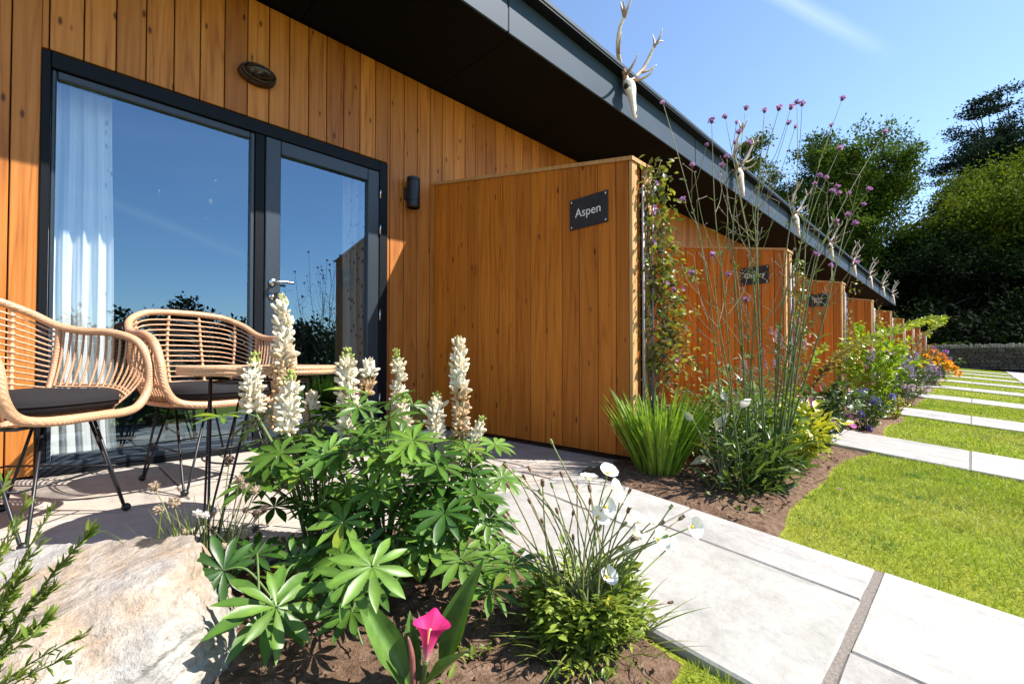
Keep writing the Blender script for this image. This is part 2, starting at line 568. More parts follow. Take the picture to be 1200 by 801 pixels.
def grid(name, mat, xs, ys, zf, kind='structure'):
    mb = MB(); nx, ny = len(xs), len(ys)
    v = [(x, y, zf(x, y)) for y in ys for x in xs]
    q = [(j * nx + i, j * nx + i + 1, (j + 1) * nx + i + 1, (j + 1) * nx + i) for j in range(ny - 1) for i in range(nx - 1)]
    mb.raw(v, None, q)
    return tag(mb.build(name, mat, smooth=True), kind=kind)


xs = np.concatenate([np.linspace(-150, -12, 14), np.linspace(-10, 34, 89), np.linspace(36, 160, 24)])
ys = np.concatenate([np.linspace(-120, -12, 14), np.linspace(-10, 2, 37), np.linspace(3, 12, 7), np.linspace(15, 140, 16)])
grid('ground', M['ground'], xs, ys, lambda x, y: gz(x, y) - .06 - (.05 if 1.2 < y < 13 and x < 28 else 0))
lx = np.concatenate([np.linspace(-9, 9, 73), np.linspace(9.5, 29.6, 41)])
ly = np.concatenate([np.linspace(-40, -9, 16), np.linspace(-8.5, .9, 60)])
def lawn_z(x, y):
    return gz(x, y) + .006 * mnoise.noise(Vector((x * 3, y * 3, 0))) - .012
grid('lawn', M['lawn'], lx, ly, lawn_z)


# ---- paths: sandstone slabs on mortar
def slab(mb, x0, x1, y0, y1, z0f, g=.005, tone=None, th=.035, tint=(1, 1, 1)):
    k = RG.uniform(.93, 1.05) if tone is None else tone
    c = np.array([k, k * RG.uniform(.985, 1.0), k * RG.uniform(.955, 1.0)]) * tint
    x0 += g; x1 -= g; y0 += g; y1 -= g
    b = .005; n = 3
    # worn top: a small grid with dressed edges
    gx = np.array([0, b, *np.linspace(0, x1 - x0, n + 2)[1:-1], x1 - x0 - b, x1 - x0]) + x0
    gy = np.array([0, b, *np.linspace(0, y1 - y0, n + 2)[1:-1], y1 - y0 - b, y1 - y0]) + y0
    j = RG.uniform(-.0015, .0015)
    V = []
    for a, y in enumerate(gy):
        for e, x in enumerate(gx):
            edge = a in (0, len(gy) - 1) or e in (0, len(gx) - 1)
            V.append((x + RG.uniform(-.0015, .0015), y + RG.uniform(-.0015, .0015), z0f(x, y) + j - (.006 if edge else 0)))
    nx, ny = len(gx), len(gy)
    q = [(i2 * nx + i, i2 * nx + i + 1, (i2 + 1) * nx + i + 1, (i2 + 1) * nx + i) for i2 in range(ny - 1) for i in range(nx - 1)]
    rim = [i for i in range(nx)] + [i * nx + nx - 1 for i in range(1, ny)] + [(ny - 1) * nx + i for i in range(nx - 2, -1, -1)] + [i * nx for i in range(ny - 2, 0, -1)]
    base = len(V)
    for i in rim:
        V.append((V[i][0], V[i][1], V[i][2] - th))
    m = len(rim)
    for i in range(m):
        q.append((rim[i], rim[(i + 1) % m], base + (i + 1) % m, base + i)[::-1])
    mb.raw(V, None, q, c)


def slope_z(x, y): return gz(x, y) + .012


for k, xf in enumerate(PATH_X):
    mb = MB(); xn = xf - PATH_W
    y = 1.55; i = 0
    lens = [.65, .655, .72, .9, .6, .75, .9, .6, .9, .75, .6, .9, .75, .9, .6, .9] if k == 0 else [.7 + .25 * ((i * 7 + k * 3) % 3) / 2 for i in range(18)]
    splits = [.52, .645, .325, .645, .3, .6] if k == 0 else [.62, .32, .6, .34]
    while y > -.98 and i < len(lens):
        y1 = max(-.995, y - lens[i]); sp = xn + splits[i % len(splits)]
        gap = .013 if (k == 0 and i == 2) else .0
        slab(mb, xn, sp, y1, y - (gap if i == 2 else 0), slope_z)
        slab(mb, sp, xf, y1, y - (gap if i == 2 else 0), slope_z)
        y = y1; i += 1
    tag(mb.build('path', M['slab'], smooth=False), kind='structure')
mb = MB()
for k, xf in enumerate(PATH_X):
    n = 16
    yy = np.linspace(1.55, -.99, n)
    V = [(x, y, gz(x, y) + .0065) for y in yy for x in (xf - PATH_W + .004, xf - .004)]
    mb.raw(V, None, [(2 * i, 2 * i + 2, 2 * i + 3, 2 * i + 1) for i in range(n - 1)])
# the long walk at the foot of the lawn
tag(mb.build('path_bedding', M['mortar']), kind='structure')
mb = MB()
for i in range(26):
    slab(mb, 2 + i * 1.08, 3.08 + i * 1.08, -2.2, -1.0, slope_z)
tag(mb.build('lower_walk', M['slab']), kind='structure')

# ---- patios: coursed sandstone paving up to the wall
def patio(x0, x1):
    mb = MB()
    rows = [(1.55, 1.86), (1.86, 2.47), (2.47, 2.78), (2.78, 3.39), (3.39, 3.495)]
    for r, (a, b) in enumerate(rows):
        x = x0; first = True
        while x < x1 - .05:
            w = RG.choice([.6, .9, .6, .3] if b - a > .4 else [.6, .9, .6]) * (RG.uniform(.4, 1) if first else 1)
            xe = min(x + w, x1)
            if x1 - xe < .15: xe = x1
            tone = None
            slab(mb, x, xe, a, b, lambda X, Y: 0.004, .0045, tone, tint=(1.20, 1.12, 1.05))
            x = xe; first = False
    return mb


tag(patio(-3.4, 2.485).build('patio', M['slab']), kind='structure')
for k in range(8):
    tag(patio(PART_X[k] + .26, PART_X[k + 1] - .004).build('patio', M['slab']), kind='structure')
mb = MB(); mb.box(-3.4, 27.2, 1.552, 3.55, -.05, -.004)
tag(mb.build('patio_bedding', M['mortar']), kind='structure')


# ---- beds of dug soil
def bed(x0, x1, y1, nx, ny):
    def zf(x, y):
        e0 = bed_edge(x); a = min((x - x0), (x1 - x), (y1 - y), (y - e0))
        rise = min(1, max(0, a / .08))
        h = .5 * mnoise.fractal(Vector((x * 9, y * 9, 1)), 1.0, 2.0, 5) + .5 * mnoise.noise(Vector((x * 30, y * 30, 4)))
        return gz(x, y) - .016 + rise * (.018 + .020 * h)
    xs = np.linspace(x0, x1, nx)
    V = []; 
    for j in range(ny):
        for x in xs:
            e0 = bed_edge(x) + .018 * mnoise.noise(Vector((x * 14, 2, 0))); y = e0 + (y1 - e0) * j / (ny - 1)
            V.append((x, y, zf(x, y)))
    q = [(j * nx + i, j * nx + i + 1, (j + 1) * nx + i + 1, (j + 1) * nx + i) for j in range(ny - 1) for i in range(nx - 1)]
    mb = MB(); mb.raw(V, None, q)
    return tag(mb.build('bed', M['soil'], smooth=True), kind='structure')


bed(-2.6, 1.09, 1.555, 300, 110)
bed(2.045, 4.44, 1.64, 240, 110)
for k in range(1, 8):
    bed(PATH_X[k] + .005, PATH_X[k + 1] - PATH_W - .005, 1.55, 60, 30)


def in_bed(x, y):
    if x < 1.09: return y > bed_edge(x)
    return y > bed_edge(x)


def on_path(x):
    for xf in PATH_X:
        w_ = .014 * random.random() ** 2
        if xf - PATH_W - .004 + w_ < x < xf + .004 - w_: return True
    return False


# clods and small stones lying on the soil
mb = MB(); tv = []
ico = bmesh.new(); bmesh.ops.create_icosphere(ico, subdivisions=1, radius=1)
icv = np.array([v.co[:] for v in ico.verts]); ict = np.array([[v.index for v in f.verts] for f in ico.faces]); ico.free()
N = 2600; T = []; Ms = []; C = []
while len(T) < N:
    if random.random() < .55: x, y = random.uniform(.0, 1.08), random.uniform(.5, 1.5)
    else: x, y = random.uniform(2.06, 4.4), random.uniform(.62, 1.55)
    if y < bed_edge(x) + .03: continue
    s = .0025 + .0085 * random.random() ** 4
    a = Matrix.Rotation(random.random() * 6, 3, (random.random(), random.random(), 1)) @ Matrix.Diagonal((s * random.uniform(.7, 1.5), s, s * random.uniform(.5, .9)))
    T.append((x, y, gz(x, y) + .004 + s * .2)); Ms.append(np.array(a)); k = random.uniform(.6, 1.25)
    C.append((k, k, k))
jit = icv * RG.uniform(.75, 1.2, (len(icv), 1))
mb.inst(jit, ict, None, Ms, T, C)
tag(mb.build('clods', M['soil']), kind='stuff')

# ---- grass blades
def grass_field():
    mb = MB(); pts = []
    want = 150000
    n = 0
    zones = [(1.0, 5.2, -.9, .75, 70000), (5, 12, -1.6, .7, 52000), (11, 29.5, -2.6, .7, 34000), (-.2, 1.09, -.1, .5, 9000)]
    for (x0, x1, y0, y1, cnt) in zones:
        x = RG.uniform(x0, x1, cnt); y = RG.uniform(y0, y1, cnt)
        ok = np.array([(not on_path(a)) and (not in_bed(a, b + .012 * math.sin(a * 40))) and not (-2.21 < b < -.99) for a, b in zip(x, y)])
        pts.append(np.stack([x[ok], y[ok]], 1))
    P = np.vstack(pts); n = len(P)
    dist = np.hypot(P[:, 0], P[:, 1])
    tuft = np.array([mnoise.noise(Vector((a * 3.2, b * 3.2, 0))) for a, b in P])
    dry = np.array([mnoise.noise(Vector((a * 1.1 + 9, b * 1.1, 3))) for a, b in P])
    hgt = (.022 + .018 * RG.random(n)) * (1 + .35 * tuft)
    wid = (.0016 + .0012 * RG.random(n)) * np.clip(dist / 2.4, .8, 5.0)
    lean = RG.normal(size=(n, 2)) * .66
    d = unit(np.stack([lean[:, 0], lean[:, 1], np.ones(n)], 1))
    Fm = frames(d, rnd_dirs(n))
    Mx = Fm * np.stack([wid, hgt, hgt], 1)[:, None, :]
    T = np.stack([P[:, 0], P[:, 1], [gz(a, b) - .012 for a, b in P]], 1)
    tv = np.array([(-.5, 0, 0), (.5, 0, 0), (.38, .55, .05), (-.38, .55, .05), (0, 1, .22)], float)
    green = np.array([.22, .31, .036]); lime = np.array([.44, .49, .078]); straw = np.array([.50, .47, .17])
    f = RG.random(n)[:, None]; c = green * (1 - f) + lime * f
    c = c * (1 + .30 * np.array([mnoise.noise(Vector((a * 2.1 + 3, b * 2.1 + 7, 1))) for a, b in P])[:, None])
    s = np.clip((dry[:, None] + .15) * 1.3 * RG.random((n, 1)), 0, .8)
    c = c * (1 - s) + straw * s
    clover = np.array([mnoise.noise(Vector((a * 5.3 + 1, b * 5.3 + 2, 5))) for a, b in P]); cv = (clover > .42)
    c[cv] = c[cv] * np.array((.55, .72, .9)); c *= RG.uniform(.82, 1.18, (n, 1))
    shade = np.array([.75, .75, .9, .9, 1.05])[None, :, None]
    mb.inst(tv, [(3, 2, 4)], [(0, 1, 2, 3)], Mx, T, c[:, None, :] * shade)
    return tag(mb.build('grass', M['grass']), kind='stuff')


grass_field()
# ================================================================== building
def boards_x(mb, x0, x1, y, z0, z1, pitch=.137, depth=.02, gap=.006, skip=None, dark=None, start=None):
    """upright boards side by side along X, faces towards -Y"""
    x = x0 if start is None else start
    while x < x1 - .01:
        a, b = max(x, x0), min(x + pitch, x1)
        r = float(np.clip(RG.beta(2.2, 2.2), .02, .98)); c = (r, RG.random(), RG.random())
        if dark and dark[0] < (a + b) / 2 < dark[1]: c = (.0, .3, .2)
        spans = [(z0, z1)]
        if skip and b > skip[0] and a < skip[1]:
            if a < skip[0] - .001:
                mb.bbox(a + gap / 2, skip[0] - .001, y, y + depth, z0, z1, .003, c)
                a2 = skip[0]
                mb.bbox(a2, b - gap / 2, y, y + depth, skip[3], z1, .003, c)
                x += pitch; continue
            if b > skip[1] + .001:
                mb.bbox(skip[1] + .001, b - gap / 2, y, y + depth, z0, z1, .003, c)
                mb.bbox(a + gap / 2, skip[1], y, y + depth, skip[3], z1, .003, c)
                x += pitch; continue
            spans = [(skip[3], z1)]
        for s in spans:
            mb.bbox(a + gap / 2, b - gap / 2, y, y + depth, s[0], s[1], .003, c)
        x += pitch


DX0, DX1, DZ0, DZ1 = -.055, 2.0, .0, 2.285        # door opening
bld = thing('terrace_building', 'long timber clad terrace with dark overhanging roof and anthracite glazed doors', 'building', (0, WALL_Y, 0))
mb = MB()
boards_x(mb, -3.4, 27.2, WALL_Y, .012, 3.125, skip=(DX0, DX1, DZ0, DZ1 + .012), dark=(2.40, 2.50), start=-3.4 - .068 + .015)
wall = mb.build('wall_cladding', M['wood'], bld)
mb = MB()
mb.box(-3.4, DX0, WALL_Y + .03, WALL_Y + .15, 0, 3.12); mb.box(DX1, 27.2, WALL_Y + .03, WALL_Y + .15, 0, 3.12)
mb.box(DX0, DX1, WALL_Y + .03, WALL_Y + .15, DZ1 + .003, 3.12)
mb.box(27.0, 27.17, WALL_Y + .16, 9.5, 0, 3.12); mb.box(-3.4, -3.2, WALL_Y + .16, 9.5, 0, 3.12); mb.box(-3.19, 26.99, 9.3, 9.5, 0, 3.12)
mb.build('wall_core', M['jamb'], bld)
# interior room behind the glass
mb = MB()
mb.box(-.9, 3.0, 7.2, 7.3, 0, 2.65); mb.box(-1.0, -.9, WALL_Y + .16, 7.3, 0, 2.65); mb.box(3.0, 3.1, WALL_Y + .16, 7.3, 0, 2.65)
mb.box(-1.0, 3.1, WALL_Y + .16, 7.3, 2.65, 2.7)
mb.build('inner_wall', M['inner_wall'], bld)
mb = MB(); mb.box(-.9, 3.0, WALL_Y + .15, 7.2, -.02, .03); mb.build('inner_floor', M['floor'], bld)

# roof: flat deck, soffit, fascia with an overhanging cap
EY = 2.48
RX0, RX1 = -3.6, 27.45
mb = MB()
mb.box(RX0, RX1, EY + .03, 9.8, 3.30, 3.50)
roof = mb.build('roof', M['jamb'], bld)
mb = MB()
for i in range(26):
    a = RX0 + i * 1.22; b = min(a + 1.214, RX1)
    if a < RX1: mb.box(a, b, EY + .022, WALL_Y - .004, 3.132, 3.15)
mb.box(RX0 + .01, RX1 - .01, EY + .024, WALL_Y + .02, 3.155, 3.29)
mb.build('soffit', M['soffit'], roof)
mb = MB()
x = RX0; nseg = 0
cuts = [RX0, -.6, 2.44, 5.8, 8.8, 11.8, 14.8, 17.8, 20.8, 23.8, RX1]
for a, b in zip(cuts[:-1], cuts[1:]):
    mb.bbox(a + .008, b - .008, EY, EY + .018, 3.125, 3.46, .003, mat=0)
mb.box(RX0 + .01, RX1 - .01, EY + .006, EY + .02, 3.14, 3.45, mat=1)
mb.build('fascia', [M['fascia'], M['jamb']], roof)
mb = MB()
cuts = [RX0] + [x for x in np.arange(-2.2, 27, 2.4)] + [RX1]
for a, b in zip(cuts[:-1], cuts[1:]):
    mb.bbox(a + .002, b - .002, EY - .10, EY + .30, 3.478, 3.52, .006)
mb.box(RX0 + .003, RX1 - .003, EY - .092, EY + .02, 3.462, 3.476, mat=1)  # black underside put in to deepen the shadow band below the cap
mb.build('roof_edge_trim', [M['fascia'], M['jamb']], roof)

# ---- the glazed screen: fixed pane on the left, hinged door on the right
FY0, FY1 = WALL_Y - .012, WALL_Y + .095
win = MB()
win.bbox(DX0, DX0 + .036, FY0, FY1, .045, DZ1, .004)
win.bbox(DX1 - .075, DX1, FY0, FY1, .045, DZ1, .004)
win.bbox(DX0 + .0365, DX1 - .0755, FY0, FY1, DZ1 - .085, DZ1, .004)
win.bbox(.985, 1.045, FY0 + .012, FY1, .05, DZ1 - .086, .004)
win.bbox(DX0, DX1, FY0 - .035, FY1, .008, .044, .005)
wf = win.build('window_frame', M['jamb'], bld)
mb = MB()
s = .045
mb.bbox(DX0 + .037, DX0 + .037 + .022, FY0 + .02, FY1 - .02, .05, DZ1 - .087, .006)
mb.bbox(.955, .984, FY0 + .02, FY1 - .02, .05, DZ1 - .087, .006)
mb.bbox(DX0 + .0595, .9545, FY0 + .02, FY1 - .02, DZ1 - .087 - s, DZ1 - .087, .006)
mb.bbox(DX0 + .0595, .9545, FY0 + .02, FY1 - .02, .05, .105, .006)
mb.bbox(DX0 + .01, .99, FY0 - .03, FY0 + .018, .0445, .075, .004)
fs = mb.build('fixed_sash', M['anthracite'], bld)
mb = MB(); mb.box(DX0 + .055, .959, FY0 + .045, FY0 + .051, .10, DZ1 - .083 - s)
mb.build('pane', M['glass'], fs)
mb = MB()
dx0, dx1 = 1.05, 1.922
mb.bbox(dx0, dx0 + .10, FY0 + .004, FY1 - .03, .055, DZ1 - .09, .005)
mb.bbox(dx1 - .10, dx1, FY0 + .004, FY1 - .03, .055, DZ1 - .09, .005)
mb.bbox(dx0 + .1005, dx1 - .1005, FY0 + .004, FY1 - .03, DZ1 - .09 - .10, DZ1 - .09, .005)
mb.bbox(dx0 + .1005, dx1 - .1005, FY0 + .004, FY1 - .03, .055, .17, .005)
dr = mb.build('glazed_door', M['anthracite'], bld)
mb = MB(); mb.box(dx0 + .096, dx1 - .096, FY0 + .035, FY0 + .041, .165, DZ1 - .186)
mb.build('pane', M['glass'], dr)
mb = MB()
hx, hz, hy = dx0 + .05, 1.17, FY0 + .004
mb.lathe([(.001, -.012), (.025, -.012), (.027, -.008), (.027, 0)], (hx, hy, hz), (0, 1, 0), 20)
mb.tube(catmull([(hx, hy - .008, hz), (hx, hy - .05, hz), (hx + .015, hy - .062, hz), (hx + .06, hy - .062, hz + .002), (hx + .125, hy - .052, hz + .003)], 6), .0095, 10)
mb.build('handle', M['steel'], dr, smooth=True)
mb = MB()
mb.lathe([(.001, -.010), (.009, -.012), (.010, -.008), (.024, -.008), (.026, -.004), (.026, 0)], (hx, hy, hz - .10), (0, 1, 0), 20)
mb.build('lock', M['steel'], dr, smooth=True)
for z in (2.02, 1.72, 1.0, .3):
    mb = MB(); mb.tube([(dx1 + .006, FY0 - .008, z - .05), (dx1 + .006, FY0 - .008, z + .05)], .008, 8)
    mb.build('hinge', M['steel'], dr, smooth=True)

# ---- curtains, pendant, pot inside
def curtain(name, x0, x1, mat, label, folds, seed, border, flare=.0):
    rg = np.random.default_rng(seed); mb = MB()
    nx, nz = 90, 30; V = []; C = []
    ph = rg.uniform(0, 6, 3)
    for j in range(nz):
        z = .05 + (2.36 - .05) * j / (nz - 1); f = 1 - j / (nz - 1)
        for i in range(nx):
            u = i / (nx - 1)
            x = x0 + (x1 - x0) * u * (1 + flare * f ** 2) + .012 * math.sin(3 * z + ph[0] + u * 3) * f
            y = WALL_Y + .215 + .020 * math.sin(u * folds * 2 * PI + ph[1] + .5 * math.sin(z * 1.4 + u * 2)) + .006 * math.sin(u * folds * 4.4 * PI + ph[2] + z)
            V.append((x, y, z)); C.append((1.0 if u > border else 0.0, 0, 0))
    q = [(j * nx + i, j * nx + i + 1, (j + 1) * nx + i + 1, (j + 1) * nx + i) for j in range(nz - 1) for i in range(nx - 1)]
    mb.raw(V, None, q, np.array(C))
    o = mb.build(name, M[mat], smooth=True)
    return tag(o, label, 'curtain')


curtain('curtain', -.045, .245, 'curtain', 'white full length curtain with leafy border hanging behind the large fixed pane', 4.5, 3, .88, .18)
curtain('curtain', 1.70, 1.93, 'curtain_grey', 'narrow grey patterned curtain drawn aside behind the glazed door', 3.5, 5, .2)

pl = thing('pendant_lamp', 'many armed pendant lamp hanging inside the room behind the glass', 'lamp', (.98, 4.75, 2.65))
mb = MB(); mb.tube([(.98, 4.75, 2.65), (.98, 4.75, 2.06)], .006, 6); mb.build('rod', M['rod'], pl)
mb = MB(); mb.ball((.98, 4.75, 2.03), .05, 10, 8); mb.build('hub', M['steel'], pl, smooth=True)
for i in range(6):
    a = i * PI / 3 + .4; e = np.array([math.cos(a), math.sin(a), .12 * (-1) ** i]) * .42 + np.array([.98, 4.75, 2.03])
    mb = MB(); mb.tube([(.98, 4.75, 2.03), e], .006, 6); ar = mb.build('arm', M['steel'], pl)
    mb = MB(); mb.ball(e, .022, 10, 8); mb.build('bulb', M['steel'], ar, smooth=True)

pp = thing('potted_plant', 'small leafy plant in a clay pot standing indoors behind the fixed pane', 'potted plant', (.62, 3.95, .03))
mb = MB(); mb.lathe([(.001, 0), (.05, 0), (.06, .05), (.048, .11), (.07, .17), (.074, .18), (.06, .18), (.055, .16), (.001, .16)], (.62, 3.95, .03), n=20)
mb.build('pot', M['pot'], pp, smooth=True)
mb = MB(); n = 70
d = unit(RG.normal(size=(n, 3)) * (1, 1, .6) + (0, 0, .9)); Fm = frames(d, (0, 0, 1)) * (RG.uniform(.08, .2, n))[:, None, None]
lv, lq = blade(4, .35, .2, .35)
mb.inst(lv, None, lq, Fm, np.tile((.62, 3.95, .2), (n, 1)), np.tile((.05, .09, .03), (n, 1)))
mb.build('foliage', M['leaf'], pp, smooth=True)

# ---- wall lamps
bl = thing('bulkhead_lamp', 'oval bronze caged bulkhead lamp on the timber above the glazed door', 'wall lamp', (.985, WALL_Y, 2.585))
c = np.array([.985, WALL_Y, 2.585])
def oval(ax, az, dy, n=28): return [c + (ax * math.cos(t), dy * 1.5, az * math.sin(t)) for t in np.arange(n) * 2 * PI / n]
mb = MB()
V = []; rings = [(.118, .066, -.001), (.118, .066, -.016), (.108, .056, -.026), (.098, .048, -.03)]
for ax, az, dy in rings: V += oval(ax, az, dy)
V.append(c + (0, -.03, 0))
mb.raw(V, [(84 + i, 84 + (i + 1) % 28, 112) for i in range(28)], [(k * 28 + i, k * 28 + (i + 1) % 28, (k + 1) * 28 + (i + 1) % 28, (k + 1) * 28 + i) for k in range(3) for i in range(28)])
mb.build('back_plate', M['bronze'], bl, smooth=True)
mb = MB(); V = []
for k in range(7):
    t = k / 6 * PI / 2; V += oval(.092 * math.cos(t) + .002, .044 * math.cos(t) + .001, -.031 - .062 * math.sin(t))
mb.raw(V, None, [(k * 28 + i, k * 28 + (i + 1) % 28, (k + 1) * 28 + (i + 1) % 28, (k + 1) * 28 + i) for k in range(6) for i in range(28)])
mb.build('glass_dome', M['lampglass'], bl, smooth=True)
mb = MB()
mb.tube(oval(.103, .054, -.05), .006, 6, closed=True); mb.tube(oval(.108, .058, -.032), .007, 6, closed=True)
for xx in (-.055, 0, .055):
    h = .05 * math.sqrt(1 - (xx / .11) ** 2)
    mb.tube(catmull([c + (xx, -.03, -h - .012), c + (xx, -.07, -h * .9), c + (xx, -.104, 0), c + (xx, -.07, h * .9), c + (xx, -.03, h + .012)], 5), .0055, 6)
mb.tube(catmull([c + (-.115, -.03, 0), c + (-.08, -.08, 0), c + (0, -.106, 0), c + (.08, -.08, 0), c + (.115, -.03, 0)], 5), .0055, 6)
for a in (.6, 2.54, 3.74, 5.68):
    mb.ball(c + (.112 * math.cos(a), -.03, .064 * math.sin(a)), .010, 8, 6)
mb.build('cage', M['bronze'], bl, smooth=True)

wl = thing('cylinder_lamp', 'black cylindrical up and down lamp on the timber beside the glazed door', 'wall lamp', (2.205, WALL_Y, 2.07))
c = np.array([2.205, WALL_Y - .085, 2.07])
mb = MB(); mb.lathe([(.042, -.128), (.055, -.13), (.057, -.125), (.057, -.075), (.054, -.073), (.057, -.071), (.057, .092), (.05, .094), (.05, .105), (.057, .107), (.057, .127), (.053, .131), (.042, .13)], c, n=28)
mb.lathe([(.001, .118), (.042, .12)], c, n=28); mb.lathe([(.042, -.12), (.001, -.118)], c, n=28)
mb.build('housing', M['rod'], wl, smooth=False)
mb = MB(); mb.bbox(2.16, 2.25, WALL_Y - .03, WALL_Y - .001, 2.02, 2.13, .005); mb.build('bracket', M['rod'], wl)
mb = MB(); mb.lathe([(.049, .094), (.049, .105)], c, n=24); mb.build('glass_ring', M['steel'], wl, smooth=True)


# ================================================================== partitions
PL, PT = 2.015, .25          # reach from the wall, thickness
def ptop(y): return 1.845 + (2.235 - 1.845) * y / PL


def make_partition():
    root = thing('timber_partition', '', 'partition', (0, 0, 0), 'timber partitions between the patios')
    for name, xa in (('panel', 0.0), ('panel', PT - .022)):
        mb = MB(); y = .0; e = .0
        while y < PL - .01:
            w = .092 if y == 0 and xa == 0 else RG.choice([.135, .145, .15])
            b = min(y + w, PL)
            if PL - b < .04: b = PL
            r = float(np.clip(RG.beta(2.5, 2.5), .05, .95)); cc = (r, RG.random(), RG.random())
            g = .0025; ch = .003; z0 = .035
            x0, x1 = xa, xa + .022
            za, zb = ptop(y + g) - .002, ptop(b - g) - .002
            V = [(x0 + ch, y + g, z0), (x0, y + g + ch, z0), (x0, b - g - ch, z0), (x0 + ch, b - g, z0), (x1, b - g, z0), (x1, y + g, z0)]
            V += [(p[0], p[1], za + (zb - za) * (p[1] - y) / (b - y)) for p in V]
            mb.raw(V, None, [(i, (i + 1) % 6, (i + 1) % 6 + 6, i + 6)[::-1] for i in range(6)] + [(6, 7, 8, 9), (6, 9, 10, 11)], cc)
            y = b
        mb.build(name, M['wood_gold'], root, local=True)
    mb = MB()
    V = []
    mb.box(.03, PT - .03, .02, PL - .002, .03, 1.80)
    mb.build('core', M['jamb'], root, local=True)
    # end boards, the near one broader, with a shaded recess between them
    for x0, x1, yy in ((0.001, .062, -.024), (.150, PT - .001, -.024)):
        mb = MB(); mb.bbox(x0, x1, yy, -.001, .035, ptop(0) - .004, .003, (RG.uniform(.5, .9), RG.random(), RG.random()))
        mb.build('end_post', M['endgrain'], root, local=True)
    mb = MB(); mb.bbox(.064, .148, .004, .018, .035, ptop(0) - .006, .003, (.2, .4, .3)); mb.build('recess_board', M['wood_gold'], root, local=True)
    # sloping cap
    mb = MB()
    x0, x1, y0, y1 = -.012, PT + .012, -.034, PL
    V = []
    for dz in (0, .024):
        for (x, y) in ((x0, y0), (x1, y0), (x1, y1), (x0, y1)): V.append((x, y, ptop(y) + dz))
    mb.raw(V, None, [(3, 2, 1, 0), (4, 5, 6, 7), (0, 1, 5, 4), (1, 2, 6, 5), (2, 3, 7, 6), (3, 0, 4, 7)], (.55, .3, .6))
    mb.build('cap', M['endgrain'], root, local=True)
    for xx in (.085, .205):
        mb = MB(); mb.tube([(xx, -.05, .0), (xx, -.05, 1.70)], .0075, 8); mb.tube([(xx, -.05, 1.66), (xx, -.022, 1.66)], .005, 6); mb.tube([(xx, -.05, .5), (xx, -.022, .5)], .005, 6)
        mb.build('climber_rod', M['zinc'], root, local=True, smooth=True)
    return root


PLAB = ['large timber partition nearest the glazed door, bearing the Aspen plaque', 'timber partition bearing the Cherry plaque behind the tall verbena',
        'timber partition bearing the plaque with two lines of lettering', 'timber partition fourth from the glazed door, behind the lime green shrub',
        'timber partition fifth from the glazed door, half hidden behind the arching branch', 'timber partition sixth from the glazed door along the terrace',
        'timber partition seventh from the glazed door along the terrace', 'timber partition second from the far end of the terrace',
        'timber partition at the far end of the terrace']
proto = make_partition()
parts = []
for k, x in enumerate(PART_X):
    if k == 0:
        o = proto; o.location = (x, WALL_Y - PL - .005, 0); o['label'] = PLAB[0]
    else:
        o = copy_tree(proto, (x, WALL_Y - PL - .005, 0), PLAB[k])
    parts.append(o)


# ---- name plaques
def text_obj(txt, size, loc, rot, mat, parent, align='CENTER', name='lettering'):
    cu = bpy.data.curves.new(name, 'FONT'); cu.body = txt; cu.size = size; cu.extrude = .0008
    cu.align_x = align; cu.align_y = 'CENTER'; cu.space_line = .85
    cu.materials.append(mat)
    tmp = bpy.data.objects.new(name, cu); COL.objects.link(tmp); bpy.context.view_layer.update()
    me = bpy.data.meshes.new_from_object(tmp.evaluated_get(bpy.context.evaluated_depsgraph_get()))
    bpy.data.objects.remove(tmp)
    o = bpy.data.objects.new(name, me); COL.objects.link(o); o.parent = parent
    o.location = loc; o.rotation_euler = rot
    return o


for k, (txt, lab) in enumerate((('Aspen', 'dark slate plaque lettered Aspen on the nearest partition'), ('Cherry', 'dark slate plaque lettered Cherry on the partition behind the verbena'),
                                ('Scots\nPine', 'dark slate plaque with two lines of lettering on the third partition'))):
    px, py, pz = PART_X[k], 1.775, 1.60
    s = thing('name_plaque', lab, 'sign', (px, py, pz), 'slate name plaques')
    mb = MB(); mb.bbox(px - .010, px - .001, py - .152, py + .152, pz - .102, pz + .102, .002); mb.build('plate', M['slate'], s)
    text_obj(txt, (.082, .076, .062)[k], (-.0112, .0, .0), (PI / 2, 0, -PI / 2), M['white_ink'], s)
    for a in (-.135, .135):
        for b in (-.085, .085):
            mb = MB(); mb.ball((px - .011, py + a, pz + b), .0075, 10, 6, axis=(1, 0, 0), sq=.5); mb.build('screw', M['screw'], s, smooth=True)


